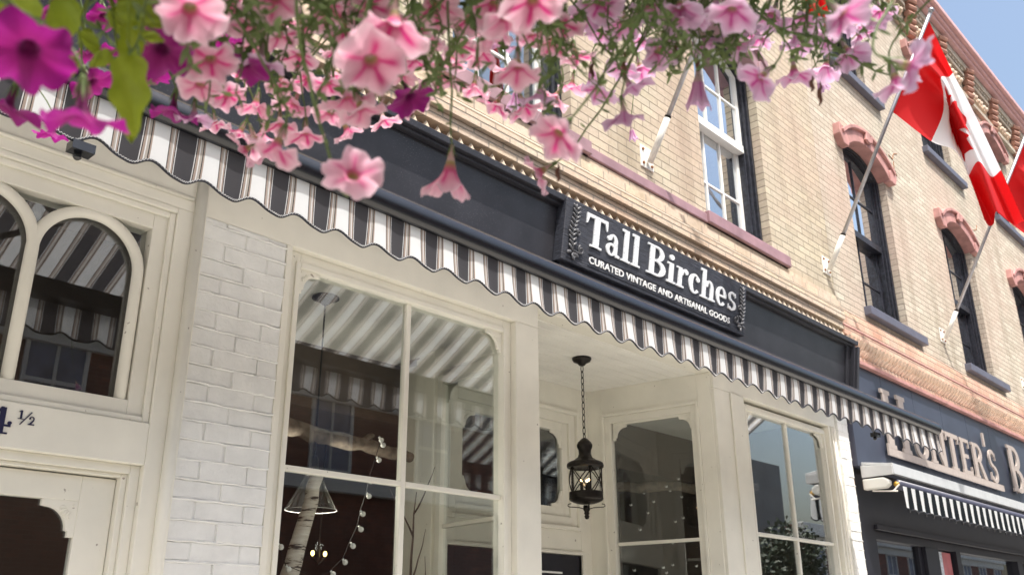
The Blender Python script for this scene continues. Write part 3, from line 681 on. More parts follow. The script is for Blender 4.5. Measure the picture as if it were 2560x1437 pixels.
# navy fascia with joints, dark shopfront
x = 8.565; m = MB()
while x < 26: m.box(x, x+.845, -.055, .02, 3.05, 4.083); x += .85
m.box(8.6, 30, -.04, .03, 3.06, 4.07)
nf = m.build('sign_panel', M['navy_panel'], B, bevel=.003)
m = MB(); m.prism([(8.66, 2.935), (8.66, 3.05)]*0+[(8.60, 0), (8.60, 0)]*0 or [(0, 0), (0, 1), (1, 1)], lambda a, b, d: (8.65+d, -.06-.30*a, 2.94+.11*b), 0, .01); m.bm.free()
m = MB(); prof = [(-.055, 3.09), (-.30, 3.055), (-.35, 3.05), (-.355, 2.95), (-.335, 2.95), (-.33, 3.03), (-.055, 3.06)]
m.prism(prof, lambda a, b, d: (d, a, b), 8.63, 30)
m.prism([(-.05, 3.055), (-.345, 3.03), (-.345, 2.945), (-.05, 2.94)], lambda a, b, d: (d, a, b), 8.615, 8.632)
m.build('awning_hood', M['silver'], B, bevel=.004)
m = MB()
m.box(8.57, 8.93, .02, .14, 0, 3.0); m.box(8.93, 30, .03, .14, 2.55, 3.0); m.box(8.93, 30, -.005, .03, 2.50, 2.548); m.box(8.93, 9.0, .06, .16, 0, 2.5); m.box(8.9, 30, .06, .2, 2.42, 2.5)
m.box(10.25, 10.62, .05, .2, 0, 2.42); m.box(11.16, 11.3, .05, .2, 0, 2.42); m.box(9.0, 9.1, .09, .18, 0, 2.42); m.box(10.15, 10.25, .09, .18, 0, 2.42); m.box(13.4, 13.6, .05, .2, 0, 2.42)
m.box(8.93, 8.96, .03, .9, 0, 2.42); m.box(8.6, 30, 1.8, 1.9, 0, 3.9); m.box(8.57, 8.62, .2, 1.8, 0, 3.9)
m.build('shopfront', M['dark_front'], B, bevel=.003)
m = MB(); m.box(9.1, 10.15, .12, .124, 0, 2.42); m.box(11.3, 13.4, .12, .124, 0, 2.42); m.box(10.62, 11.16, .12, .124, 0, 2.42); m.build('shop_pane', M['glass_dim'], B)
pt = boxo('poster', M['poster'], B, (10.66, 11.1, .095, .10, 1.75, 2.40)); boxo('poster_print', M['poster_pale'], pt, (10.66, 10.82, .090, .095, 1.95, 2.40))

# neighbour sign lettering
def serif(name_):
    if name_ == 'H': return [rect(.06, 0, .26, 1), rect(.64, 0, .84, 1), rect(.26, .45, .64, .56), rect(0, 0, .32, .07), rect(.58, 0, .9, .07), rect(0, .93, .32, 1), rect(.58, .93, .9, 1)]
    if name_ == 'U': return [rect(.06, .28, .24, 1), rect(.66, .28, .80, 1), arcband(.43, .28, .37, .29, .20, .17, 180, 360), rect(0, .93, .32, 1), rect(.58, .93, .88, 1)]
    if name_ == 'N': return [rect(.06, 0, .22, 1), rect(.70, 0, .86, 1), ('p', [(.08, 1), (.26, 1), (.84, 0), (.66, 0)]), rect(0, .93, .26, 1), rect(.62, .93, .94, 1), rect(0, 0, .3, .07)]
    if name_ == 'T': return [rect(.32, 0, .52, 1), rect(0, .88, .84, 1), rect(.22, 0, .62, .07), rect(0, .76, .06, .9), rect(.78, .76, .84, .9)]
    if name_ == 'E': return [rect(.06, 0, .26, 1), rect(0, .90, .72, 1), rect(0, 0, .74, .10), rect(.2, .45, .56, .56), rect(.66, .76, .72, .92), rect(.68, .08, .74, .24)]
    if name_ == 'R': return [rect(.06, 0, .26, 1), rect(0, .92, .3, 1), rect(0, 0, .32, .07), arcband(.36, .73, .34, .27, .17, .17, -90, 90), rect(.24, .90, .38, 1), rect(.24, .46, .38, .56), ('p', [(.36, .48), (.54, .48), (.86, 0), (.64, 0)])]
    if name_ == 'S': return [arcband(.36, .73, .32, .27, .17, .16, 25, 270), arcband(.36, .27, .34, .27, .18, .16, -155, 90), rect(.60, .70, .66, .92), rect(.03, .08, .09, .3)]
    if name_ == "'": return [rect(0, .72, .14, 1)]
    if name_ == 'B': return [rect(.06, 0, .26, 1), rect(0, .93, .3, 1), rect(0, 0, .3, .07), arcband(.36, .74, .32, .26, .14, .165, -90, 90), arcband(.36, .26, .40, .27, .20, .17, -90, 90), rect(.24, .91, .38, 1), rect(.24, .46, .38, .56), rect(.24, 0, .38, .08)]
NS = thing('shop_sign', (11, -.08, 3.3), "raised taupe serif letters reading HUNTER'S B with a bar below, on navy panels", 'sign')
for ch, X, wd, z, h in (('H', 9.25, .62, 3.31, .605), ('U', 9.98, .44, 3.31, .42), ('N', 10.46, .47, 3.31, .42), ('T', 10.98, .44, 3.31, .42), ('E', 11.45, .38, 3.31, .42), ('R', 11.86, .44, 3.31, .42), ("'", 12.36, .40, 3.31, .60), ('S', 12.46, .36, 3.31, .42), ('B', 13.33, .62, 3.29, .61)):
    m = MB(); draw(m, serif(ch), X, z, wd/.9 if ch != "'" else .4, h, XZ, -.085, -.105); m.build('letter', M['bronze_letter'], NS)
m = MB(); m.box(9.25, 12.88, -.105, -.085, 3.235, 3.309); m.build('underline_bar', M['bronze_letter'], NS)
m = MB()
for x in (9.5, 10.2, 10.9, 11.6, 12.4, 13.6): m.tube([(x, -.09, 3.30), (x, -.05, 3.30)], .012, 6); m.tube([(x, -.09, 3.6), (x, -.05, 3.6)], .012, 6) if x in (9.3, 13.45) else None
m.build('stand_off_pin', M['bronze_letter'], NS)

# ------------------------------------------------------------ Tall Birches sign
S = thing('shop_sign', (5.22, -.2, 3.8), 'black carved wooden sign reading Tall Birches with vines at both ends', 'sign')
sp = FP(-.002)
m = MB(); m.prism([(4.10, 3.785), (6.345, 3.785), (6.345, 4.192), (4.10, 4.192)], sp, 0, .075); m.build('board', M['signwood'], S, bevel=.004)
m = MB(); m.prism([(4.13, 3.745), (6.32, 3.745), (6.32, 3.783), (4.13, 3.783)], sp, 0, .04); m.build('bottom_bar', M['black_paint'], S, bevel=.003)
G = {
 'T': (.74, [rect(0, .90, .74, 1.0), ('p', [(0, .91), (0, .68), (.035, .68), (.10, .91)]), ('p', [(.74, .91), (.74, .68), (.705, .68), (.64, .91)]), rect(.275, 0, .465, .92), rect(.17, 0, .57, .06)]),
 'a': (.58, [arcband(.22, .195, .22, .20, .095, .135, 0, 360, 28, .015), rect(.32, .05, .475, .47), arcband(.27, .45, .205, .24, .06, .17, 0, 165), disc(.10, .52, .075), ('p', [(.40, .0), (.58, .0), (.58, .07), (.475, .09), (.40, .09)])]),
 'l': (.34, [rect(.085, .03, .255, 1.03), rect(0, .95, .12, 1.03), rect(0, 0, .34, .06)]),
 'B': (.74, [rect(.10, 0, .28, 1), rect(0, 0, .3, .06), rect(0, .94, .3, 1), arcband(.38, .755, .27, .245, .10, .175, -90, 90), arcband(.38, .27, .35, .27, .155, .20, -90, 90), rect(.26, .93, .39, 1.0), rect(.26, .47, .39, .54), rect(.26, 0, .39, .07)]),
 'i': (.34, [rect(.085, .03, .255, .68), rect(0, .62, .12, .68), rect(0, 0, .34, .06), disc(.165, .87, .095)]),
 'r': (.52, [rect(.085, .03, .25, .68), rect(0, .62, .12, .68), rect(0, 0, .34, .06), arcband(.40, .44, .18, .25, .11, .155, 75, 180), disc(.43, .585, .085)]),
 'c': (.52, [arcband(.27, .34, .27, .35, .11, .28, 50, 318, 26, .03), disc(.42, .52, .085)]),
 'h': (.70, [rect(.085, .03, .25, 1.03), rect(0, .95, .12, 1.03), rect(0, 0, .33, .06), arcband(.40, .44, .20, .25, .06, .175, 0, 180), rect(.455, .03, .60, .45), rect(.38, 0, .69, .06)]),
 'e': (.55, [arcband(.28, .34, .27, .35, .12, .285, -2, 318, 28, .01), rect(.12, .32, .545, .385)]),
 's': (.48, [arcband(.235, .505, .20, .185, .085, .115, 25, 270), arcband(.235, .185, .215, .185, .095, .115, -155, 90), rect(.38, .50, .42, .66), rect(.02, .03, .06, .20)])}
m = MB()
for ch, xa, xb in (('T', 4.306, 4.528), ('a', 4.525, 4.672), ('l', 4.690, 4.790), ('l', 4.803, 4.905), ('B', 4.985, 5.215), ('i', 5.232, 5.338), ('r', 5.350, 5.502), ('c', 5.513, 5.662), ('h', 5.672, 5.878), ('e', 5.888, 6.040), ('s', 6.062, 6.192)):
    wd, pc = G[ch]; draw(m, pc, xa, 3.940, (xb-xa)/wd, .212, sp, .07, .083)
m.build('lettering', M['letter'], S)
cu = bpy.data.curves.new('words', 'FONT'); cu.body = 'CURATED VINTAGE AND ARTISANAL GOODS'; cu.size = 1; cu.extrude = .05; cu.offset = .016; cu.space_character = 1.06
co = bpy.data.objects.new('words', cu); col.objects.link(co)
me = bpy.data.meshes.new_from_object(co.evaluated_get(bpy.context.evaluated_depsgraph_get())); bpy.data.objects.remove(co)
xs = [v.co.x for v in me.vertices]; ys = [v.co.y for v in me.vertices]; x0, x1, yh = min(xs), max(xs), max(ys)
for v in me.vertices:
    a = 4.368+(v.co.x-x0)/(x1-x0)*(6.112-4.368); b = 3.832+v.co.y/yh*.044; v.co = sp(a, b, .080 if v.co.z > 0 else .07)
me.materials.append(M['letter_plain']); me.name = 'small_lettering'
o = bpy.data.objects.new('small_lettering', me); col.objects.link(o); o.parent = S; o.matrix_parent_inverse = wm(S).inverted()
m = MB(); m.prism([(4.36, 3.886), (6.12, 3.886), (6.12, 3.892), (4.36, 3.892)], sp, .07, .079); m.prism([(4.36, 3.812), (6.12, 3.812), (6.12, 3.818), (4.36, 3.818)], sp, .07, .079); m.build('rule_line', M['signwood'], S)
def vine(x, s):
    m = MB(); pts = [(x+s*.012*sin(t*7), 4.165-.30*t) for t in [i/20 for i in range(21)]]
    pts += [(x+s*(.02+.02*i), 3.865-.006*sin(i)) for i in range(1, 4)]
    m.tube([sp(a, b, .084) for a, b in pts], .006, 6)
    for i in range(1, 10):
        t = i/10; a, b = x+s*.012*sin(t*7), 4.165-.30*t
        for q in (-1, 1):
            L = .05; an = radians(40); tip = (a+q*L*cos(an), b+L*sin(an)*.8)
            mid = ((a+tip[0])/2, (b+tip[1])/2); c = Vector(sp(*mid, .086)); 
            bmesh.ops.create_uvsphere(m.bm, u_segments=8, v_segments=6, radius=1, matrix=Matrix.Translation(c) @ Matrix.Rotation(-q*an if q > 0 else an, 4, 'Y') @ Matrix.Diagonal((.026, .007, .008, 1)))
    for cx, cz, r0 in ((x+s*.045, 3.99, .022), (x+s*.085, 3.885, .03), (x+s*.02, 3.83, .018)):
        m.tube([sp(cx+s*r0*(1-i/26)*cos(i*.42+2), cz+r0*(1-i/26)*sin(i*.42+2), .084) for i in range(20)], [.007-.0002*i for i in range(20)], 6)
    for a, b, an in ((x-s*.03, 3.845, 20), (x+s*.01, 3.82, -60), (x+s*.04, 3.84, -20), (x-s*.02, 3.88, 140)):
        bmesh.ops.create_uvsphere(m.bm, u_segments=8, v_segments=6, radius=1, matrix=Matrix.Translation(Vector(sp(a, b, .086))) @ Matrix.Rotation(radians(-an*s), 4, 'Y') @ Matrix.Diagonal((.026, .007, .011, 1)))
    m.build('carved_vine', M['vine'], S, smooth=True)
vine(4.19, 1); vine(6.28, -1)

# ------------------------------------------------------------ shop awning
AW = thing('shop_awning', (4, -.5, 3.3), 'wide awning with black, white and tan stripes and wavy scalloped edge', 'awning')
def droop(x): return -.012*min(max(x-1, -1.5), 2.6)
X0, X1 = -2.2, 8.165
m = MB(); prof = [(-.966, 3.196), (-.978, 3.215), (-.982, 3.238), (-.978, 3.262), (-.964, 3.282), (-.942, 3.293), (-.91, 3.294), (-.87, 3.286), (-.865, 3.20), (-.90, 3.188), (-.95, 3.186)]
n = 16
rings = []
for i in range(n+1):
    x = X0+(X1-X0)*i/n; rings.append([m.bm.verts.new((x, a, b+droop(x))) for a, b in prof])
for a, b in zip(rings, rings[1:]):
    for k in range(len(prof)): m.bm.faces.new((a[k], a[(k+1) % len(prof)], b[(k+1) % len(prof)], b[k]))
m.bm.faces.new(rings[0]); m.bm.faces.new(rings[-1][::-1])
m.build('front_bar', M['roller'], AW, smooth=True).modifiers.new('w', 'EDGE_SPLIT').split_angle = radians(60)
m = MB(); m.tube([(X0, -.16, 3.66), (8.22, -.16, 3.66)], .04, 14); m.build('roller_tube', M['roller'], AW, smooth=True)
# canopy cloth from the roller to the bar
m = MB(); nx = 60; ny = 8; g = []
for j in range(ny+1):
    t = j/ny; row = []
    for i in range(nx+1):
        x = X0+.03+(X1-.1-X0)*i/nx; y = -.18-.70*t; z = 3.69-(3.69-3.284)*t-.02*sin(pi*t)+droop(x)*t; row.append(m.bm.verts.new((x, y, z)))
    g.append(row)
for j in range(ny):
    for i in range(nx): m.bm.faces.new((g[j][i], g[j][i+1], g[j+1][i+1], g[j+1][i]))
m.build('canopy_cloth', M['awning'], AW, smooth=True)
# wavy valance
def vprof(x, t):
    ph = 2*pi*(x-1.225)/APER
    amp = t**1.2; jit = .006*sin(x*3.1)+.005*sin(x*7.7+1)
    y = -.940+.0095*amp*sin(ph+.4+.25*sin(x*2.3))+.02*t*t*sin(x*1.3+.5)*.5
    zb = 3.030+.0135*cos(ph-3.2)+.0035*cos(2*(ph-3.2))+jit*.5
    z = 3.200+(zb-3.200)*t+droop(x)*(1.0+.35*t*0)
    xx = x+.006*amp*cos(ph+.2)+.016*t*t
    return (xx, y, z)
m = MB(); nx = int((X1-.02-X0)/APER*18); ny = 8; g = []
for j in range(ny+1): g.append([m.bm.verts.new(vprof(X0+.02+(X1-.03-X0)*i/nx, j/ny)) for i in range(nx+1)])
for j in range(ny):
    for i in range(nx): m.bm.faces.new((g[j][i], g[j][i+1], g[j+1][i+1], g[j+1][i]))
vo = m.build('valance', M['awning'], AW, smooth=True)
m = MB(); pts = [vprof(X0+.02+(X1-.03-X0)*i/nx, 1.0) for i in range(nx+1)]; m.tube([(a, b, c-.002) for a, b, c in pts], .0052, 6)
m.build('piping', M['black_window'], vo, smooth=True)
m = MB()
for i in range(0, nx*2):   # zigzag stitching on the piping
    u = X0+.02+(X1-.03-X0)*i/(nx*2); a, b, c = vprof(u, 1.0); a2, b2, c2 = vprof(u+.0052, 1.0)
    if 0 < u < 5.5: m.tube([(a, b-.0055, c+(.0035 if i % 2 else -.003)), (a2, b2-.0055, c2+(-.003 if i % 2 else .0035))], .0006, 3, False)
m.build('stitching', M['letter_plain'], vo)
for x in (.93, 6.9):
    m = MB(); m.tube([(x, -.12, 3.60), (x+.5, -.45, 3.40+droop(x)), (x, -.90, 3.20+droop(x))], .018, 8); m.box(x-.03, x+.03, -.16, -.1, 3.55, 3.66)
    m.tube([(x, -.90, 3.20), (x, -.90, 3.0+droop(x))], .010, 8); m.box(x-.03, x+.04, -.93, -.88, 2.995+droop(x), 3.025+droop(x)); m.sphere((x, -.90, 2.985+droop(x)), .014)
    m.build('folding_arm', M['roller'], AW)

# neighbour awning
AW2 = thing('shop_awning', (12, -.3, 2.8), 'dark roller awning with short black and white striped scalloped valance', 'awning')
m = MB(); m.tube([(8.72, -.33, 2.865), (30, -.33, 2.865)], .045, 14); m.build('roller_tube', M['bar2'], AW2, smooth=True)
m = MB(); m.tube([(8.695, -.33, 2.865), (8.725, -.33, 2.865)], .024, 12); m.build('end_plug', M['glow_y'] if False else paint('brass_plug', (.55, .33, .05), .4, .1), AW2, smooth=True)
m = MB(); m.prism([(-.05, 2.93), (-.25, 2.93), (-.30, 2.90), (-.30, 2.86), (-.26, 2.83), (-.05, 2.83)], lambda a, b, d: (d, a, b), 8.615, 8.69); m.build('end_housing', M['stone_trim'], AW2, bevel=.012)
m = MB(); m.tube([(8.66, -.12, 2.82), (8.69, -.34, 2.80)], .008, 6); m.tube([(8.68, -.30, 2.80), (8.70, -.36, 2.86)], .008, 6); m.build('support_arm', M['pole_white'], AW2)
def v2(x, t):
    ph = 2*pi*(x-.03)/.2; am = .012+.022*t
    return (x+.012*t*sin(ph), -.375+.02*t*sin(ph+.5), 2.845-(.235-.035*abs(sin(ph/2+.3))**1.0*1)*t)
m = MB(); nx = int(21.2/.2*12); ny = 5; g = []
for j in range(ny+1): g.append([m.bm.verts.new(v2(8.73+21.2*i/nx, j/ny)) for i in range(nx+1)])
for j in range(ny):
    for i in range(nx): m.bm.faces.new((g[j][i], g[j][i+1], g[j+1][i+1], g[j+1][i]))
v_ = m.build('valance', M['awning2'], AW2, smooth=True)
m = MB(); m.tube([v2(8.73+21.2*i/nx, 1) for i in range(nx+1)], .006, 5); m.build('piping', M['black_window'], v_, smooth=True)

# ------------------------------------------------------------ hanging lantern
LX, LY = 5.150, .495
LN = thing('hanging_lantern', (LX, LY, 2.35), 'black metal lantern hanging on a chain in the shop entry', 'lantern')
m = MB(); m.lathe([(.070, 3.498), (.072, 3.487), (.063, 3.470), (.035, 3.457), (.02, 3.44)], (LX, LY, 0), 28); m.build('ceiling_canopy', M['iron'], LN, smooth=True)
m = MB(); z = 3.445; k = 0
while z > 2.895:
    a, b = (.011, .0) if k % 2 else (0, .011); L = .029
    m.tube([(LX+a*cos(t)*(1 if a else 0), LY+b*cos(t)*(1 if b else 0), z-L/1+L*sin(t)) for t in [2*pi*i/12 for i in range(13)]], .0032, 5, False)
    z -= .046; k += 1
m.build('chain', M['iron'], LN, smooth=True)
m = MB(); m.lathe([(.008, 2.905), (.020, 2.898), (.048, 2.872), (.056, 2.853), (.055, 2.838), (.045, 2.815), (.043, 2.790), (.052, 2.765), (.085, 2.742), (.112, 2.732), (.127, 2.722), (.132, 2.708), (.129, 2.692), (.118, 2.688), (.114, 2.694), (.10, 2.70)], (LX, LY, 0), 36); m.build('roof', M['iron'], LN, smooth=True)
R = .112
m = MB()
m.lathe([(R+.004, 2.545-.075), (R+.006, 2.475), (R+.01, 2.505), (R+.004, 2.52), (R, 2.50)][0:2]+[(R+.006, 2.515), (R+.006, 2.522), (R-.004, 2.522)], (LX, LY, 0), 36)
m.lathe([(.02, 2.438), (.06, 2.442), (R-.02, 2.452), (R+.0, 2.462), (R+.008, 2.472), (R+.008, 2.480), (R-.01, 2.482)], (LX, LY, 0), 36)
base = m.build('base_ring', M['iron'], LN, smooth=True)
m = MB()
for k in range(5):
    a = 2*pi*k/5+.35; m.tube([(LX+R*cos(a), LY+R*sin(a), 2.50), (LX+R*cos(a), LY+R*sin(a), 2.70)], .006, 6)
    for s in (-1, 1):
        pts = []
        for i in range(11):
            t = i/10; aa = a+(2*pi/5)*(t if s > 0 else 1-t); pts.append((LX+(R+.003)*cos(aa), LY+(R+.003)*sin(aa), 2.515+.18*t))
        m.tube(pts, .0042, 6)
m.build('cage', M['iron'], LN, smooth=True)
m = MB(); m.bm.free(); m = MB(); sg = 36
ra = [[m.bm.verts.new((LX+(R-.008)*cos(2*pi*k/sg), LY+(R-.008)*sin(2*pi*k/sg), z)) for k in range(sg)] for z in (2.515, 2.70)]
for k in range(sg): m.bm.faces.new((ra[0][k], ra[0][(k+1) % sg], ra[1][(k+1) % sg], ra[1][k]))
m.build('glass_cylinder', M['shade_glass'], LN, smooth=True)
m = MB(); m.lathe([(.022, 2.43), (.024, 2.40), (.015, 2.385), (.02, 2.375), (.012, 2.365), (.018, 2.355), (.012, 2.34), (.004, 2.335)], (LX, LY, 0), 14)
for s, (dx, dy) in ((1, (.73, -.68)), (-1, (.73, -.68)), (1, (.68, .73)), (-1, (.68, .73))):
    pts = [(LX+s*dx*r, LY+s*dy*r, z) for r, z in ((.015, 2.405), (.05, 2.415), (.09, 2.418), (.12, 2.419), (.132, 2.427), (.127, 2.438), (.108, 2.442))]; m.tube(pts, .0035, 6)
m.build('finial', M['iron'], LN, smooth=True)
for a in (.4, 2.5, 4.6):
    x, y = LX+.03*cos(a), LY+.03*sin(a)
    m = MB(); m.tube([(x, y, 2.47), (x, y, 2.585)], .012, 8); cnd = m.build('candle_tube', M['iron'], LN)
    m = MB(); m.lathe([(.006, 2.588), (.013, 2.60), (.012, 2.615), (.006, 2.63), (.001, 2.645)], (x, y, 0), 10); m.build('bulb', M['shade_glass'], cnd, smooth=True)
    m = MB(); m.sphere((x, y, 2.604), .0085); m.build('filament', M['glow'], cnd)

# ------------------------------------------------------------ things in the display window
PL = thing('pendant_lamp', (2.97, .66, 2.2), 'clear glass cone pendant lamp on a black cord in the display window', 'lamp')
m = MB(); m.lathe([(.078, 3.449), (.08, 3.437), (.05, 3.425), (.015, 3.40)], (2.97, .66, 0), 24); m.build('ceiling_canopy', M['iron'], PL, smooth=True)
m = MB(); m.tube([(2.97, .66, 3.41), (2.97, .66, 2.50)], .005, 6); m.build('cord', M['cord'], PL)
m = MB(); m.lathe([(.012, 2.52), (.022, 2.50), (.026, 2.44), (.045, 2.43), (.045, 2.415), (.02, 2.41)], (2.97, .66, 0), 18); m.build('socket', M['iron'], PL, smooth=True)
m = MB(); sg = 32
ra = [[m.bm.verts.new((2.97+r*cos(2*pi*k/sg), .66+r*sin(2*pi*k/sg), z)) for k in range(sg)] for r, z in ((.034, 2.425), (.085, 2.33), (.14, 2.225))]
for a, b in zip(ra, ra[1:]):
    for k in range(sg): m.bm.faces.new((a[k], a[(k+1) % sg], b[(k+1) % sg], b[k]))
sh_ = m.build('glass_shade', M['shade_glass'], PL, smooth=True)
m = MB(); m.tube([(2.97+.14*cos(2*pi*k/32), .66+.14*sin(2*pi*k/32), 2.225) for k in range(33)], .0011, 5, False); m.build('shade_rim', M['bulb_white'], sh_)
m = MB(); m.sphere((2.97, .66, 2.375), .016, (1, 1, 1.5)); m.build('bulb', M['glow'], PL)
def lamp(parent, loc, e):   # light given off by a lit bulb the photograph shows
    l = bpy.data.lights.new('bulb_light', 'POINT'); l.energy = e; l.color = (1, .93, .80); l.shadow_soft_size = .03
    o = bpy.data.objects.new('bulb_light', l); col.objects.link(o); o.location = loc; o.parent = parent; o.matrix_parent_inverse = wm(parent).inverted()
lamp(PL, (2.97, .66, 2.34), 11)
def wobble(p0, p1, n, amp, seed):
    random.seed(seed); p0 = Vector(p0); p1 = Vector(p1)
    return [p0.lerp(p1, i/n)+Vector((random.uniform(-1, 1), random.uniform(-1, 1), random.uniform(-1, 1)))*amp for i in range(n+1)]
m = MB(); m.tube(wobble((2.56, .40, 1.3), (2.83, .42, 2.385), 14, .006, 3), [.058-.0018*i for i in range(15)], 14); m.build('birch_log', M['birch'], smooth=True)
tag(bpy.data.objects['birch_log'], 'pale birch log leaning in front of the glass cone pendant', 'log')
m = MB(); pts = wobble((2.36, .62, 2.67), (3.75, .74, 2.62), 16, .014, 5); m.tube(pts, [.052-.001*i+random.uniform(-.006, .006) for i in range(17)], 12)
m.tube([pts[11], pts[11]+Vector((.05, 0, .05)), pts[11]+Vector((.08, 0, .06))], [.03, .02, .01], 8)
tag(m.build('driftwood_branch', M['wood'], smooth=True), 'grey driftwood branch hung across the display window behind the pendant cord', 'branch')
tw_ = thing('twig_branch', (3.45, .38, 1.5), 'thin bare forked twig standing in the right half of the display window', 'twig')
m = MB()
def twig(m, p, d, L, r, dep):
    n = 7; pts = [Vector(p)]; d = Vector(d).normalized()
    for i in range(n): d = (d+Vector((random.uniform(-.16, .16), random.uniform(-.05, .05), random.uniform(-.05, .08)))).normalized(); pts.append(pts[-1]+d*L/n)
    m.tube(pts, [r*(1-.75*i/n) for i in range(n+1)], 5)
    if dep:
        for i in (3, 5, 6): twig(m, pts[i], d+Vector((random.choice((-1, 1))*.7, 0, .1)), L*.36, r*.5, dep-1)
random.seed(21); twig(m, (3.46, .38, 1.5), (.05, 0, 1), .84, .012, 1); twig(m, (3.52, .36, 1.5), (.12, 0, 1), .50, .006, 0)
m.build('stem', M['twig'], tw_)
# string of globe bulbs
ST = thing('string_lights', (3.0, .35, 1.8), 'string of small frosted globe lights looping down inside the display window', 'string lights')
BL = [(3.175, 2.60), (3.19, 2.575), (3.165, 2.49), (3.118, 2.37), (3.109, 2.292), (3.075, 2.196), (3.067, 2.117), (3.021, 2.03), (2.976, 1.948), (2.906, 1.887), (2.82, 1.85), (2.642, 1.90), (2.589, 2.00), (2.559, 2.096), (2.52, 2.25)]
m = MB(); pts = [(a-.012+random.uniform(-.006, .006), .35, b+.01) for a, b in BL]; m.tube(pts, .0022, 5); m.build('wire', M['cord'], ST)
for a, b in BL:
    m = MB(); m.sphere((a+.008, .35, b-.008), .0145); m.tube([(a-.01, .35, b+.008), (a, .35, b)], .006, 6); m.build('globe_bulb', M['bulb_white'], ST, smooth=True)
# lit fitting deeper in the shop
WL = thing('ceiling_light', (4.14, 2.2, 2.1), 'brass ceiling fitting with two lit yellow bulbs deep inside the shop', 'light')
m = MB(); m.tube([(4.14, 2.2, 3.0), (4.14, 2.2, 2.1)], .008, 6); m.tube([(4.09, 2.2, 2.12), (4.14, 2.2, 2.07), (4.19, 2.2, 2.12)], .008, 6); m.lathe([(.08, 3.012), (.07, 2.98), (.01, 2.95)], (4.14, 2.2, 0), 14); m.build('fitting', M['iron'], WL)
for x in (4.085, 4.195): m = MB(); m.sphere((x, 2.2, 2.15), .014, (1, 1, 1.4)); m.build('bulb', M['glow_y'], WL, smooth=True)
lamp(WL, (4.14, 2.2, 2.2), .8)
# behind the splayed window
m = MB(); pts = wobble((6.05, 1.35, 2.74), (7.3, .35, 2.76), 14, .02, 9); m.tube(pts, [.05-.001*i+random.uniform(-.006, .006) for i in range(15)], 12)
tag(m.build('driftwood_branch', M['wood'], smooth=True), 'brown driftwood branch hung behind the splayed entry window', 'branch')
random.seed(31); BF = thing('paper_butterfly_mobile', (6.8, .9, 2.5), 'strings of tiny white paper butterflies behind the splayed entry window', 'mobile')
for i in range(26):
    x = random.uniform(6.22, 6.9); y = random.uniform(.4, 1.2); z = random.uniform(1.95, 2.75)
    m = MB()
    for s in (-1, 1): m.poly([(x, y, z), (x+s*.018, y-.006, z+.014), (x+s*.022, y-.008, z-.002), (x+s*.006, y-.002, z-.01)])
    m.build('butterfly', M['bulb_white'], BF, fix=False)
boxo('display_back', M['interior'], A, (6.66, 6.70, 1.35, 4.4, 0, 3.4))

# ------------------------------------------------------------ flagpoles and flags
POLES = [5.42, 8.56, 11.83, 15.2]
plab = ['flagpole on the tan wall between the two white sash windows', 'flagpole left of the nearest black arched window, its whole shaft in view', 'flagpole crossing the second black arched window', 'flagpole at the right edge beyond the second black arched window']
def flagpole(x, lab):
    r = thing('flagpole', (x, 0, 5.0), lab, 'flagpole', 'flagpoles along the brick facade')
    m = MB(); m.box(x-.085, x+.085, -.012, .0, 4.985, 5.175); m.build('wall_plate', M['pole_white'], r, bevel=.003)
    for dx, dz in ((-.055, 5.0+.14), (.055, 5.14), (-.055, 5.02), (.055, 5.02)):
        m = MB(); m.tube([(x+dx, -.012, dz), (x+dx, -.022, dz)], .012, 8); m.build('bolt', M['rust'], r)
    d = Vector((0, -.5, .866)); b = Vector((x, -.035, 5.03))
    m = MB(); m.tube([b, b+d*.38], .026, 14); m.build('socket', M['pole_white'], r, smooth=True)
    m = MB(); m.tube([b+d*.375, b+d*.39], .0275, 12); m.build('collar', M['iron'], r)
    m = MB(); m.tube([b+d*.36, b+d*2.80], .019, 12); m.sphere(b+d*2.81, .03); m.build('pole', M['pole_grey'], r, smooth=True)
    return r
for x, l in zip(POLES, plab): flagpole(x, l)

def smooth_lerp(keys, u):
    for (u0, p0), (u1, p1) in zip(keys, keys[1:]):
        if u <= u1:
            t = (u-u0)/(u1-u0); return Vector(p0).lerp(Vector(p1), t)
    return Vector(keys[-1][1])
LEAF = [(0, -1), (.04, -.45), (.55, -.52), (.47, -.35), (.95, -.02), (.83, .05), (.92, .35), (.63, .28), (.57, .40), (.34, .13), (.42, .62), (.24, .52), (0, .92)]
LEAF = LEAF+[(-a, b) for a, b in LEAF[-2:0:-1]]
_q = lambda X, Y, dd: P(2220+X/2.476, 60+Y/2.476, 9.35+dd)
def _hp(v): return Vector((8.56, -.035, 5.03))+Vector((0, -.5, .866))*(2.72-1.0*v)
FLAGC = [(v, [(0, _hp(v))]+[(u, _q(*c)) for u, c in zip((.27, .5, .73, 1), r)]) for v, r in (
    (0, ((400, 300, .10), (520, 525, .12), (700, 905, .15), (840, 1220, .15))),
    (.2, ((372, 325, .22), (475, 585, .30), (640, 945, .32), (775, 1240, .32))),
    (.36, ((325, 330, -.10), (436, 560, -.12), (562, 850, -.15), (675, 1160, -.15))),
    (.52, ((342, 440, .12), (398, 600, .15), (505, 930, .15), (655, 1235, .12))),
    (.76, ((335, 560, .05), (395, 700, .02), (500, 940, .06), (625, 1250, .05))),
    (1, ((265, 725, -.08), (420, 790, -.10), (512, 975, -.04), (598, 1215, -.05))))]
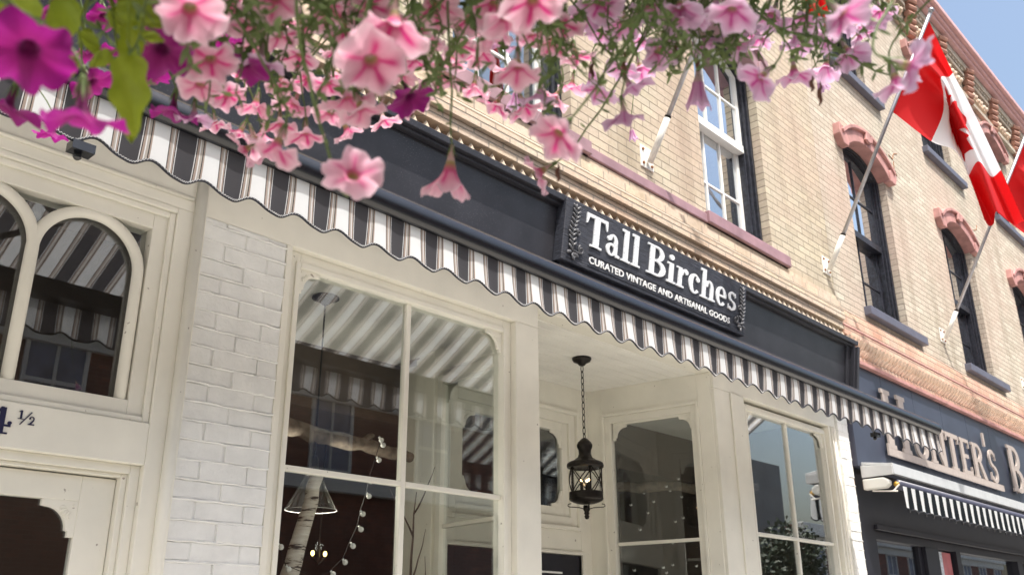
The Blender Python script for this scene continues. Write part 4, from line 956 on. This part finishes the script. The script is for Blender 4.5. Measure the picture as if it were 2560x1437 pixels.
def flag(x, lab, ph=0., limp=False):
    b = Vector((x, -.035, 5.03)); d = Vector((0, -.5, .866)); s0, s1 = 2.62, 1.72
    T0 = b+d*s0; B0 = b+d*s1
    shift = Vector((x-8.56, 0, 0))
    def S_(u, v, off=0):
        def cr(L, t):
            t = max(0, min(.9999, t)); ks = L; k = max(i for i in range(len(ks)) if ks[i][0] <= t); k = min(k, len(ks)-2)
            a, p1 = ks[k]; c_, p2 = ks[k+1]; p0 = ks[k-1][1] if k else p1*2-p2; p3 = ks[k+2][1] if k+2 < len(ks) else p2*2-p1; q = (t-a)/(c_-a)
            return (p1*2+(p2-p0)*q+(p0*2-p1*5+p2*4-p3)*q*q+(p1*3-p0-p2*3+p3)*q**3)*.5
        q = cr([(vv, cr(row, u)) for vv, row in FLAGC], v)
        if limp:
            h = _hp(v*.5); e = q-_hp(v); q = h+Vector((e.x*.30, e.y*.35, e.z*.92))
        return q+shift
    m = MB(); nu, nv = 60, 44; g = []; uvl = m.bm.loops.layers.uv.new('uv')
    for j in range(nv+1): g.append([m.bm.verts.new(S_(i/nu, j/nv)) for i in range(nu+1)])
    for j in range(nv):
        for i in range(nu):
            f = m.bm.faces.new((g[j][i], g[j][i+1], g[j+1][i+1], g[j+1][i]))
            for lp, (a, c) in zip(f.loops, ((i, j), (i+1, j), (i+1, j+1), (i, j+1))): lp[uvl].uv = (a/nu, c/nv)
    root = m.build('flag', M['flag'], smooth=True, fix=False); tag(root, lab, 'flag', 'red and white maple leaf flags on the poles')
    for off in (.006, -.006):
        m = MB(); L2 = []
        for i in range(len(LEAF)):
            a, c = LEAF[i], LEAF[(i+1) % len(LEAF)]
            for k in range(4): L2.append((a[0]+(c[0]-a[0])*k/4, a[1]+(c[1]-a[1])*k/4))
        vs = [m.bm.verts.new((.5+.19*a, .5-.38*c, 0)) for a, c in L2]
        m.bm.faces.new(vs); bmesh.ops.triangulate(m.bm, faces=m.bm.faces[:]); bmesh.ops.subdivide_edges(m.bm, edges=m.bm.edges[:], cuts=3, use_grid_fill=True); bmesh.ops.triangulate(m.bm, faces=m.bm.faces[:])
        for v in m.bm.verts:
            u_, w_ = v.co.x, v.co.y; e = .004; p = S_(u_, w_); n_ = (S_(u_+e, w_)-p).cross(S_(u_, w_+e)-p).normalized(); v.co = p+n_*off
        m.build('maple_leaf', M['flag_red'], root, smooth=True, fix=False)
    return root
flag(POLES[0], 'maple leaf flag mostly hidden behind pink flowers at the top', .4, True)
flag(POLES[1], 'large maple leaf flag hanging in folds in front of the roof cornice', .0)
flag(POLES[2], 'maple leaf flag cut by the right edge of the picture, behind the large flag', .9)
flag(POLES[3], 'farthest maple leaf flag at the right edge, below the others', 1.6)

# ------------------------------------------------------------ street behind the camera (seen in the panes)
def opposite(name, x0, x1, y1, y0, h, mat, lab, storeys, wsp=3.2, band=4.8, trim=True):
    r = thing(name, ((x0+x1)/2, (y0+y1)/2, 0), lab, 'building')
    boxo('wall', mat, r, (x0, x1, y0, y1, -.1, h))
    if trim:
        m = MB(); m.box(x0-.1, x1+.1, y1, y1+.35, h-.45, h+.05); m.box(x0, x1, y1, y1+.15, h-.75, h-.45); m.box(x0, x1, y1, y1+.2, band-.15, band+.15); m.build('cornice', M['stone_trim'], r, bevel=.02)
    for zz in storeys:
        x = x0+1.0
        while x+1.3 < x1:
            m = MB(); frame_rect(m, XZ, x, x+1.2, zz, zz+1.9, .08, y1, y1+.06); m.box(x+.08, x+1.12, y1, y1+.05, zz+.9, zz+.98); m.box(x+.57, x+.63, y1+.02, y1+.045, zz+.08, zz+1.82); m.box(x-.1, x+1.3, y1, y1+.1, zz-.14, zz-.001)
            w_ = m.build('window', M['stone_trim'], r); m = MB(); m.box(x+.08, x+1.12, y1+.005, y1+.02, zz+.08, zz+1.82); m.build('pane', M['opp_glass'], w_)
            x += wsp
    return r
opposite('brick_building', -24, 27, -14, -24, 7.5, M['brick_red'], 'dark red brick building across the street, mirrored in the shop windows', (5.1, 7.3))
opposite('brick_building', 36, 62, -14, -24, 5.7, M['brick_red'], 'low red brick building with white cornice mirrored at the bottom right of the shop panes', (3.1,), 2.6, 2.6)
opposite('tower_block', 32.4, 35.0, -14, -19, 7.9, M['grey_tower'], 'plain grey tower block mirrored in the right display window', (), trim=False)
TR = thing('street_tree', (32.2, -12.6, 0), 'dark leafy street tree mirrored in the right display window', 'tree')
m = MB(); m.tube([(32.2, -12.6, 0), (32.3, -12.6, 2.2), (32.1, -12.5, 3.6)], [.16, .12, .06], 8); m.tube([(32.3, -12.6, 2.2), (33, -12.4, 3.6)], [.08, .03], 6); m.build('trunk', M['twig'], TR)
random.seed(4); m = MB()
for i in range(2600):
    a, b, c = [random.gauss(0, 1) for _ in range(3)]; L = sqrt(a*a+b*b+c*c); r = random.random()**.4*(1+.25*sin(a*5)*cos(c*4)); p = Vector((32.2+a/L*1.3*r, -12.5+b/L*1.2*r, 3.8+c/L*1.5*r))
    q = Vector((random.gauss(0, 1), random.gauss(0, 1), random.gauss(0, 1))).normalized()*.11; t = q.orthogonal().normalized()*.06
    m.poly([p-q, p+t, p+q, p-t])
m.build('crown', M['tree_leaf'], TR, fix=False)

# ------------------------------------------------------------ flowers hanging from above
def lerp3(a, b, t): return tuple(a[i]+(b[i]-a[i])*t for i in range(3))
def ss(a, b, x): t = max(0, min(1, (x-a)/(b-a))); return t*t*(3-2*t)
def petunia(name, kind, seed, flare=1.0, open_=1.0):
    """flower along +Z: tube base at the origin, limb at z~1; unit radius 1"""
    random.seed(seed); m = MB(); L = m.bm.loops.layers.float_color.new('pigment'); na, nr = 80, 20; rows = []; cols = {}
    ph = [random.uniform(0, 6.28) for _ in range(6)]; sg = random.uniform(.55, 1.2); fade = random.uniform(0, .35)
    for j in range(nr+1):
        t = j/nr; row = []
        for i in range(na):
            th = 2*pi*i/na
            if t < .3:
                q = t/.3; r = .065+.10*q*q; z = .62*q
            else:
                q = (t-.3)/.7; r = .165+.835*q**1.12*open_; z = .62+(.62-.16*flare)*q**.62-.16*flare*q*q
            q = max(0, (t-.3)/.7); lobe = abs(cos(2.5*th))            # notch between five lobes
            notch = 1-.19*(1-lobe)**3*q*q
            ruf = 1+.028*q*sin(9*th+ph[0])+.012*q*sin(17*th+ph[1]); r *= notch*ruf*(1+.10*q*sin(th+ph[2])+.07*q*sin(2*th+ph[3]))
            z += q*q*(.055*sin(10*th+ph[4])+.13*sin(5*th+ph[5])+.07*sin(2*th+ph[1])+.01*sin(23*th))
            v = m.bm.verts.new((r*cos(th), r*sin(th), z)); row.append(v)
            mid = abs(sin(2.5*th)); vein = (1-mid)                     # 1 along the middle of each lobe
            hair = .5+.5*sin(35*th+3*sin(5*th))
            if kind == 'pink':
                pale = lerp3((.70, .24, .38), (.76, .40, .53), ss(.2, .75, q)); pale = lerp3(pale, (.82, .60, .68), ss(.7, 1, q)*.8)
                star = max(0, vein**2.0*(1-ss(.45, .92, q))*1.25 + .9*(1-ss(.02, .22, q))*ss(.0, .1, t)); star = min(1, star*sg+.22*hair*(1-q)*vein); pale = lerp3(pale, (.80, .56, .60), fade)
                c = lerp3(pale, (.60, .02, .20), min(1, star))
                if t < .36: c = lerp3((.36, .34, .12), (.60, .10, .24), ss(.24, .36, t)) if t > .2 else (.66, .46, .44)
            elif kind == 'orchid':
                pale = lerp3((.66, .26, .46), (.70, .42, .60), ss(.2, .75, q)); pale = lerp3(pale, (.76, .58, .72), ss(.7, 1, q)*.8)
                star = max(0, vein**2.4*(1-ss(.45, .9, q))*1.1 + .9*(1-ss(.02, .22, q))*ss(.0, .1, t)); star = min(1, star*sg+.34*hair*(1-q)*vein); pale = lerp3(pale, (.64, .48, .66), fade)
                c = lerp3(pale, (.50, .02, .24), star)
                if t < .36: c = lerp3((.36, .34, .12), (.52, .10, .28), ss(.24, .36, t)) if t > .2 else (.58, .42, .46)
            elif kind == 'lilac':
                pale = lerp3((.60, .34, .52), (.70, .48, .66), ss(.3, 1, q)); star = min(1, .7*vein**3*(1-ss(.4, .9, q))+.28*hair*(1-ss(.6, 1, q)))
                c = lerp3(pale, (.42, .05, .26), star)
                if t < .3: c = (.56, .42, .40)
            else:
                c = lerp3((.24, .003, .13), (.31, .006, .21), ss(.2, 1, q)); c = lerp3(c, (.10, .004, .06), (1-ss(.0, .22, q))*.95); c = lerp3(c, (.30, .004, .14), .4*hair*(1-q)*vein)
                if t < .28: c = (.20, .02, .12)
            cols[v] = c4(c)
        rows.append(row)
    for a, b in zip(rows, rows[1:]):
        for k in range(na):
            f = m.bm.faces.new((a[k], a[(k+1) % na], b[(k+1) % na], b[k]))
            for lp in f.loops: lp[L] = cols[lp.vert]
    me = bpy.data.meshes.new(name); m.bm.to_mesh(me); m.bm.free(); me.materials.append(M['petal'])
    for p in me.polygons: p.use_smooth = True
    return me
FM = {'pink': [petunia('petunia_pink', 'pink', s, fl) for s, fl in ((1, 1.1), (2, .8), (3, 1.3), (4, .9), (31, .6), (32, 1.0), (33, 1.2), (34, .3))],
      'lilac': [petunia('petunia_lilac', 'lilac', s, fl) for s, fl in ((5, .5), (6, 1.2), (7, .8))],
      'orchid': [petunia('petunia_orchid', 'orchid', s, fl) for s, fl in ((21, .9), (22, 1.2), (23, .6), (24, .2), (25, 1.0))],
      'bell': [petunia('petunia_bell', 'pink', 11, -.6, .62), petunia('petunia_bell', 'lilac', 12, -.8, .5)],
      'bud': [petunia('petunia_bud', 'lilac', 13, -1.2, .22)],
      'magenta': [petunia('petunia_magenta', 'magenta', s, fl) for s, fl in ((8, 1.1), (9, .8), (10, 1.4))]}
def calyx_mesh():
    m = MB(); m.lathe([(.02, -.10), (.075, -.04), (.085, .05), (.07, .16)], (0, 0, 0), 8)
    for k in range(5):
        a = 2*pi*k/5+.3; u = Vector((cos(a), sin(a), 0)); t = Vector((-sin(a), cos(a), 0)); b0 = u*.075
        p = [b0+t*.03+Vector((0, 0, .05)), b0-t*.03+Vector((0, 0, .05)), u*.13-t*.035+Vector((0, 0, .32)), u*.22+Vector((0, 0, .62)), u*.13+t*.035+Vector((0, 0, .32))]
        m.poly([p[0], p[1], p[2], p[3], p[4]])
    me = bpy.data.meshes.new('calyx'); m.bm.to_mesh(me); m.bm.free(); me.materials.append(M['green']); return me
CAL = calyx_mesh()
PK = thing('petunia_plant', P(1200, -500, 1.35), 'trailing petunias with rosy pink star marked flowers across the top middle', 'flowering plant')
MG = thing('petunia_plant', P(250, -500, 1.0), 'deep magenta petunias hanging in the upper left corner', 'flowering plant')
LP = thing('petunia_plant', P(1800, -500, 1.5), 'trailing petunias with lilac pink veined flowers across the upper right', 'flowering plant')
LM = thing('sweet_potato_vine', P(300, -520, .95), 'broad lime green leaves hanging among the magenta flowers', 'foliage plant')
bud_count = [0]
stems = {k: MB() for k in ('PK', 'MG', 'LP')}; leaves = {k: MB() for k in ('PK', 'MG', 'LP')}
def small_leaf(m, p, d, L, wd):
    d = Vector(d).normalized(); s = d.cross(Vector((random.gauss(0, 1), random.gauss(0, 1), random.gauss(0, 1)))).normalized(); n = d.cross(s)
    q = [p, p+d*L*.35+s*wd, p+d*L*.7+s*wd*.8+n*L*.05, p+d*L+n*L*.1, p+d*L*.7-s*wd*.8+n*L*.05, p+d*L*.35-s*wd]; m.poly(q)
def add_flower(plant, kind, px, py, size, ang, face, real=.062, depth=None, spin=None):
    """size = flower width in photo pixels; ang = image direction the mouth points to (0 right, 90 down); face 1 = towards the lens"""
    if plant == 'PK' and px > 1450: plant = 'LP'; kind = 'orchid' if kind == 'pink' else kind
    root = {'PK': PK, 'MG': MG, 'LP': LP}[plant]
    d = depth or F_PX*real/size; c = P(px, py, d); R_ = size/F_PX*d/2
    a = radians(ang); img = RGT*cos(a)-UPV*sin(a); toc = (CAM-c).normalized(); f = max(-1, min(1, face))
    ax = (img*sqrt(1-f*f)+toc*f).normalized()
    me = random.choice(FM[kind]); o = bpy.data.objects.new('flower', me); col.objects.link(o)
    ln = 1.15 if kind not in ('bell', 'bud') else 1.5
    base = c-ax*(R_*ln*(.9 if face > .6 else .72))
    q = ax.to_track_quat('Z', 'Y').to_matrix().to_4x4() @ Matrix.Rotation(spin if spin is not None else random.uniform(0, 6.28), 4, 'Z')
    sc_ = R_*(1.5 if kind == 'bell' else 2.4 if kind == 'bud' else 1.0)
    W = Matrix.Translation(base) @ q @ Matrix.Diagonal((sc_, sc_, R_*ln, 1)); o.parent = root; o.matrix_parent_inverse = wm(root).inverted(); o.matrix_basis = W
    k = bpy.data.objects.new('calyx', CAL); col.objects.link(k); k.parent = o; k.matrix_basis = Matrix.Diagonal((R_/sc_*1.25, R_/sc_*1.25, .75/ln*1.25, 1))
    # stalk curving up to the plant above the frame
    upw = Vector((0, 0, 1)); top = P(px+random.uniform(-380, 380), -150-random.uniform(0, 220), d+random.uniform(-.05, .10))
    Ls = (top-base).length; c1 = base-ax*min(.05, Ls*.3); c2 = top-upw*Ls*.35+Vector((random.uniform(-.02, .02), 0, 0))
    pts = []
    for i in range(13):
        t = i/12; pts.append(base*(1-t)**3+c1*3*t*(1-t)**2+c2*3*t*t*(1-t)+top*t**3+Vector((random.uniform(-1, 1), random.uniform(-1, 1), random.uniform(-1, 1)))*.0024*(1 if 0 < i < 12 else 0))
    stems[plant].tube(pts, [.0013+.0010*i/12 for i in range(13)], 5)
    for i in range(2, 12):
        if random.random() < .55:
            dd = Vector((random.gauss(0, 1), random.gauss(0, 1), random.gauss(0, .7)-.3)); small_leaf(leaves[plant], pts[i], dd, random.uniform(.010, .024), random.uniform(.0015, .004))
random.seed(77)
pink = [(475,35,172,90,.86),(690,5,130,80,.8),(527,150,135,80,.62),(500,215,115,100,.45),(985,55,175,95,.35),(930,165,175,80,.86),(885,425,152,-80,.88),(1395,335,135,130,.6),
 (1295,170,120,90,.3),(1265,45,140,70,.3),(1650,132,95,40,.93),(1495,225,90,110,.25),(1900,195,110,140,.2),(1985,180,100,85,.05),(2110,35,140,40,.55),(2120,130,100,60,.5),(2065,165,80,100,.2),
 (2275,165,135,15,.05),(2240,200,110,70,.15),(690,365,135,115,.25),(612,375,90,150,.1),(765,335,95,90,.3),(570,238,95,60,.3),(705,205,90,80,.2),(735,262,95,110,.35),(868,245,120,80,.25),(905,275,125,70,.1),
 (825,285,95,100,.3),(868,325,80,60,-.1),(655,335,80,100,.0),(815,20,110,70,.4),(762,70,100,60,.1),(1090,12,125,80,.5),(1175,45,110,100,.35),(1235,10,120,90,.6),(1335,15,150,80,.7),(1405,60,100,100,.4),(1465,35,95,90,.5),
 (1440,140,85,80,.1),(1505,85,85,110,.1),(1560,55,100,90,.4),(1625,15,110,90,.4),(1830,25,120,100,.45),(1850,115,95,50,.0),(1930,35,90,110,.3),(1185,215,80,100,.1),(1100,195,85,90,.05),(1240,262,85,120,.1),(1310,262,90,70,.1),
 (1430,212,75,100,.0),(1600,170,80,80,.3),(1005,190,95,100,.1),(1500,10,110,90,.5),(1700,20,110,90,.5),(2010,40,95,90,.4),(1900,95,80,120,.2),(1150,115,95,80,.3),(1070,110,95,70,.3),(1380,110,90,100,.35),(860,80,110,90,.2),(700,90,105,70,.1),
 (620,60,110,95,.3),(560,10,110,90,.4),(925,15,110,80,.6),(1035,250,90,60,.1),(1560,170,85,100,.3),(1350,430,100,150,-.05),(770,200,90,90,.2),(2200,30,80,80,.3)]
for px, py, s_, an, f_ in pink: add_flower('PK', 'pink', px, py, s_*1.08, an, f_*(.84 if f_ > .7 else .92), real=random.uniform(.062, .072))
lil = [(650,150,115,100,.0),(485,290,95,95,.0),(1560,285,95,80,-.35),(1350,232,100,90,-.15),(1730,40,100,95,-.1),(1790,15,100,90,.0),(1690,70,90,80,.1),(1765,100,95,60,-.05),(1575,215,90,60,.1),(1440,40,80,90,-.1),(2180,60,85,70,.1),(1990,95,85,80,-.1),(1860,60,90,90,.0),(1260,110,85,100,-.1),(2060,90,80,120,.1)]
for px, py, s_, an, f_ in lil: add_flower('PK', 'lilac', px, py, s_*1.08, an, f_)
for px, py, s_, an, f_ in [(1125,425,120,95,.05),(640,355,90,70,.0),(1225,60,100,80,.1)]: add_flower('PK', 'bell', px, py, s_*.95, an, f_)
for px, py, s_, an, f_ in [(1745,215,75,90,.0),(1480,185,45,80,0),(1290,240,50,100,0),(1580,330,30,80,0),(2050,200,40,70,0),(2470,0,30,80,0)][:5]: add_flower('PK', 'bud', px, py, s_, an, f_, real=.05)
for px, py, s_, an, f_ in [(640,260,95,100,.2),(600,330,85,120,.1),(540,310,80,80,0),(700,310,95,90,.3),(820,210,100,90,.3),(750,140,105,100,.4),(640,110,100,80,.2),(960,300,80,70,.1),(1040,150,100,80,.2),(1130,150,85,100,.1),(1200,130,95,90,.3),(1330,90,95,80,.2),(840,130,90,100,.1),(1390,240,80,120,.2),(1030,60,110,90,.4),(880,30,110,90,.5)]: add_flower('PK', 'pink', px, py, s_, an, f_, real=.064)
for i in range(26):
    px = random.uniform(480, 2150); py = random.uniform(-25, 120 if px > 1450 else 200); add_flower('PK', random.choice(('pink', 'pink', 'lilac')), px, py, random.uniform(62, 92), random.uniform(40, 140), random.uniform(-.3, .55), real=.066)
mg = [(70,135,235,100,.80),(20,265,150,110,.2),(400,135,175,110,.72),(405,50,170,80,.4),(205,285,215,92,.0),(232,205,115,60,.2),(432,275,125,100,.05),(612,160,120,110,.5),(1025,240,115,60,.45),(335,15,120,90,.3),(225,130,100,80,.1),(560,95,95,90,.2),(130,330,80,100,.1),(600,110,80,80,.3),(470,75,120,90,.3),(330,70,110,120,.2),(300,130,100,100,.1),(545,170,90,80,.1),(15,60,150,60,.3),(130,30,120,100,.2),(370,195,100,80,.0),(260,40,100,80,.3)]
for px, py, s_, an, f_ in mg: add_flower('MG', 'magenta', px, py, s_, an, f_, real=.075 if px < 600 else .06)
# free hanging vines with small leaves and brown spent blooms
for i in range(105):
    px = random.uniform(150, 2150); t_ = (px-150)/2000; ln = random.uniform(60, 330)*(1-.25*t_); d = random.uniform(.85, 1.15)+.5*t_
    if px > 1500 and ln > 200: ln = 150
    if px < 500: ln *= .7
    pl = 'MG' if px < 480 else 'PK' if px < 1450 else 'LP'; pts = []; dx = 0; sway = random.uniform(-160, 160); cv = random.uniform(-90, 90)
    for j in range(12):
        dx += random.uniform(-12, 12); pts.append(P(px+dx+sway*j/11+cv*sin(pi*j/11), -160+(ln+160)*j/11, d+random.uniform(-.004, .004)))
    stems[pl].tube(pts, [.0022-.0012*j/11 for j in range(12)], 5)
    for j in range(1, 12):
        for k in range(4):
            dd = Vector((random.gauss(0, 1), random.gauss(0, 1), random.gauss(0, .8)-.2)); small_leaf(leaves[pl], pts[j]+Vector((0, 0, random.uniform(0, .01))), dd, random.uniform(.010, .026), random.uniform(.0015, .0042))
# branch reaching right to the outermost bloom
pts = [P(1900+i*36, 40+i*16+(10*sin(i)), 1.38) for i in range(10)]; pts += [P(2235, 165, 1.38)]; stems['LP'].tube(pts, [.0024-.0001*i for i in range(len(pts))], 6)
for j in range(len(pts)):
    for k in range(6): small_leaf(leaves['LP'], pts[j], Vector((random.gauss(.5, 1), random.gauss(0, 1), random.gauss(0, .8))), random.uniform(.012, .03), random.uniform(.002, .004))
# dense mass of the plant above the frame
for i in range(2600):
    px = random.uniform(-200, 2000); d = random.uniform(.9, 1.75); p = P(px, -60-random.random()**.8*520, d); pl = 'MG' if px < 480 else 'PK' if px < 1450 else 'LP'
    small_leaf(leaves[pl], p, Vector((random.gauss(0, 1), random.gauss(0, 1), random.gauss(0, 1))), random.uniform(.02, .05), random.uniform(.006, .016))
for i in range(11000):  # extra unseen leaves, added sunward of the flowers to shade them
    t = random.random()**1.15; px = -250+2500*t; p = P(px, 120, 1.0+.45*t)+SUN*random.uniform(.52, .95)+Vector((random.gauss(0, .12), random.gauss(0, .12), random.gauss(0, .05)))
    if t > .72 and random.random() < .5: continue
    small_leaf(leaves['MG' if px < 480 else 'PK' if px < 1450 else 'LP'], p, Vector((random.gauss(0, 1), random.gauss(0, 1), random.gauss(0, .5))), random.uniform(.04, .07), random.uniform(.012, .022))
for k, root in (('PK', PK), ('MG', MG), ('LP', LP)):
    stems[k].build('stems', M['green'], root, smooth=True)['kind'] = 'stuff'; o = leaves[k].build('leaves', M['green'], root, fix=False); o['kind'] = 'stuff'
m = MB()
for px, py, L in ((2050, 205, 60), (1745, 150, 30), (1560, 130, 60), (1660, 60, 50), (1250, 180, 40), (1690, 100, 50), (1100, 150, 30), (1395, 410, 45), (2030, 190, 40), (1480, 150, 50)):
    m = MB(); d = 1.35; pts = [P(px+3*sin(i*2), py+L*i/5, d) for i in range(6)]; m.tube(pts, [.001, .002, .0035, .004, .0028, .001], 6)
    m.build('spent_bloom', M['dry'], PK if px < 1450 else LP, smooth=True)
# broad lime leaves
def big_leaf(px, py, L, ang, wd, d=.95, tilt=.2, notch=False):
    a = radians(ang); u = RGT*cos(a)-UPV*sin(a); s = RGT*(-sin(a))-UPV*cos(a); n = (CAM-P(px, py, d)).normalized(); s = (s*cos(tilt)+n*sin(tilt)).normalized()
    l = L/F_PX*d; w_ = wd/F_PX*d; c = P(px, py, d)-u*l*.5; m = MB(); g = []
    N = 16
    for i in range(N+1):
        t = i/N; hw = w_/2*(sin(pi*min(1, t*1.0)**.62)**.8 if 0 < t < 1 else 0)*(1+.18*sin(t*16)*(1 if notch else .4)); row = []
        for k in range(-4, 5):
            q = k/4; row.append(m.bm.verts.new(c+u*(l*t)+s*(hw*q)+n*(l*.05*(q*q)*1.2-l*.10*t*t+.002*sin(t*9+k))))
        g.append(row)
    for i in range(N):
        for k in range(8): m.bm.faces.new((g[i][k], g[i][k+1], g[i+1][k+1], g[i+1][k]))
    bmesh.ops.remove_doubles(m.bm, verts=m.bm.verts[:], dist=1e-6); m.build('leaf', M['lime'], LM, smooth=True, fix=False)
    mm = c-u*0; vine_m.tube([c, c-u*l*.2+Vector((0, 0, l*.1)), P(px+random.uniform(-60, 60), -150, d+.02)], [.0012, .0014, .002], 5)
vine_m = MB(); random.seed(9)
for q in [(325, 245, 230, 88, 95, .9, .25, True), (55, 45, 150, 70, 110, .88, .2), (155, 65, 150, 100, 105, .9, -.3), (325, 125, 150, 100, 62, .92, .4), (355, 35, 140, 30, 75, .95, .3), (165, 175, 80, 130, 45, .93, .2), (230, 110, 90, 60, 40, .97, .5), (20, 20, 110, 120, 80, .9, .1), (250, 150, 70, 150, 40, .97, .3), (385, 95, 60, 20, 30, .9, .2), (300, 60, 90, 70, 50, 1.0, .1)]: big_leaf(*q)
vine_m.build('stems', M['lime'], LM, smooth=True)
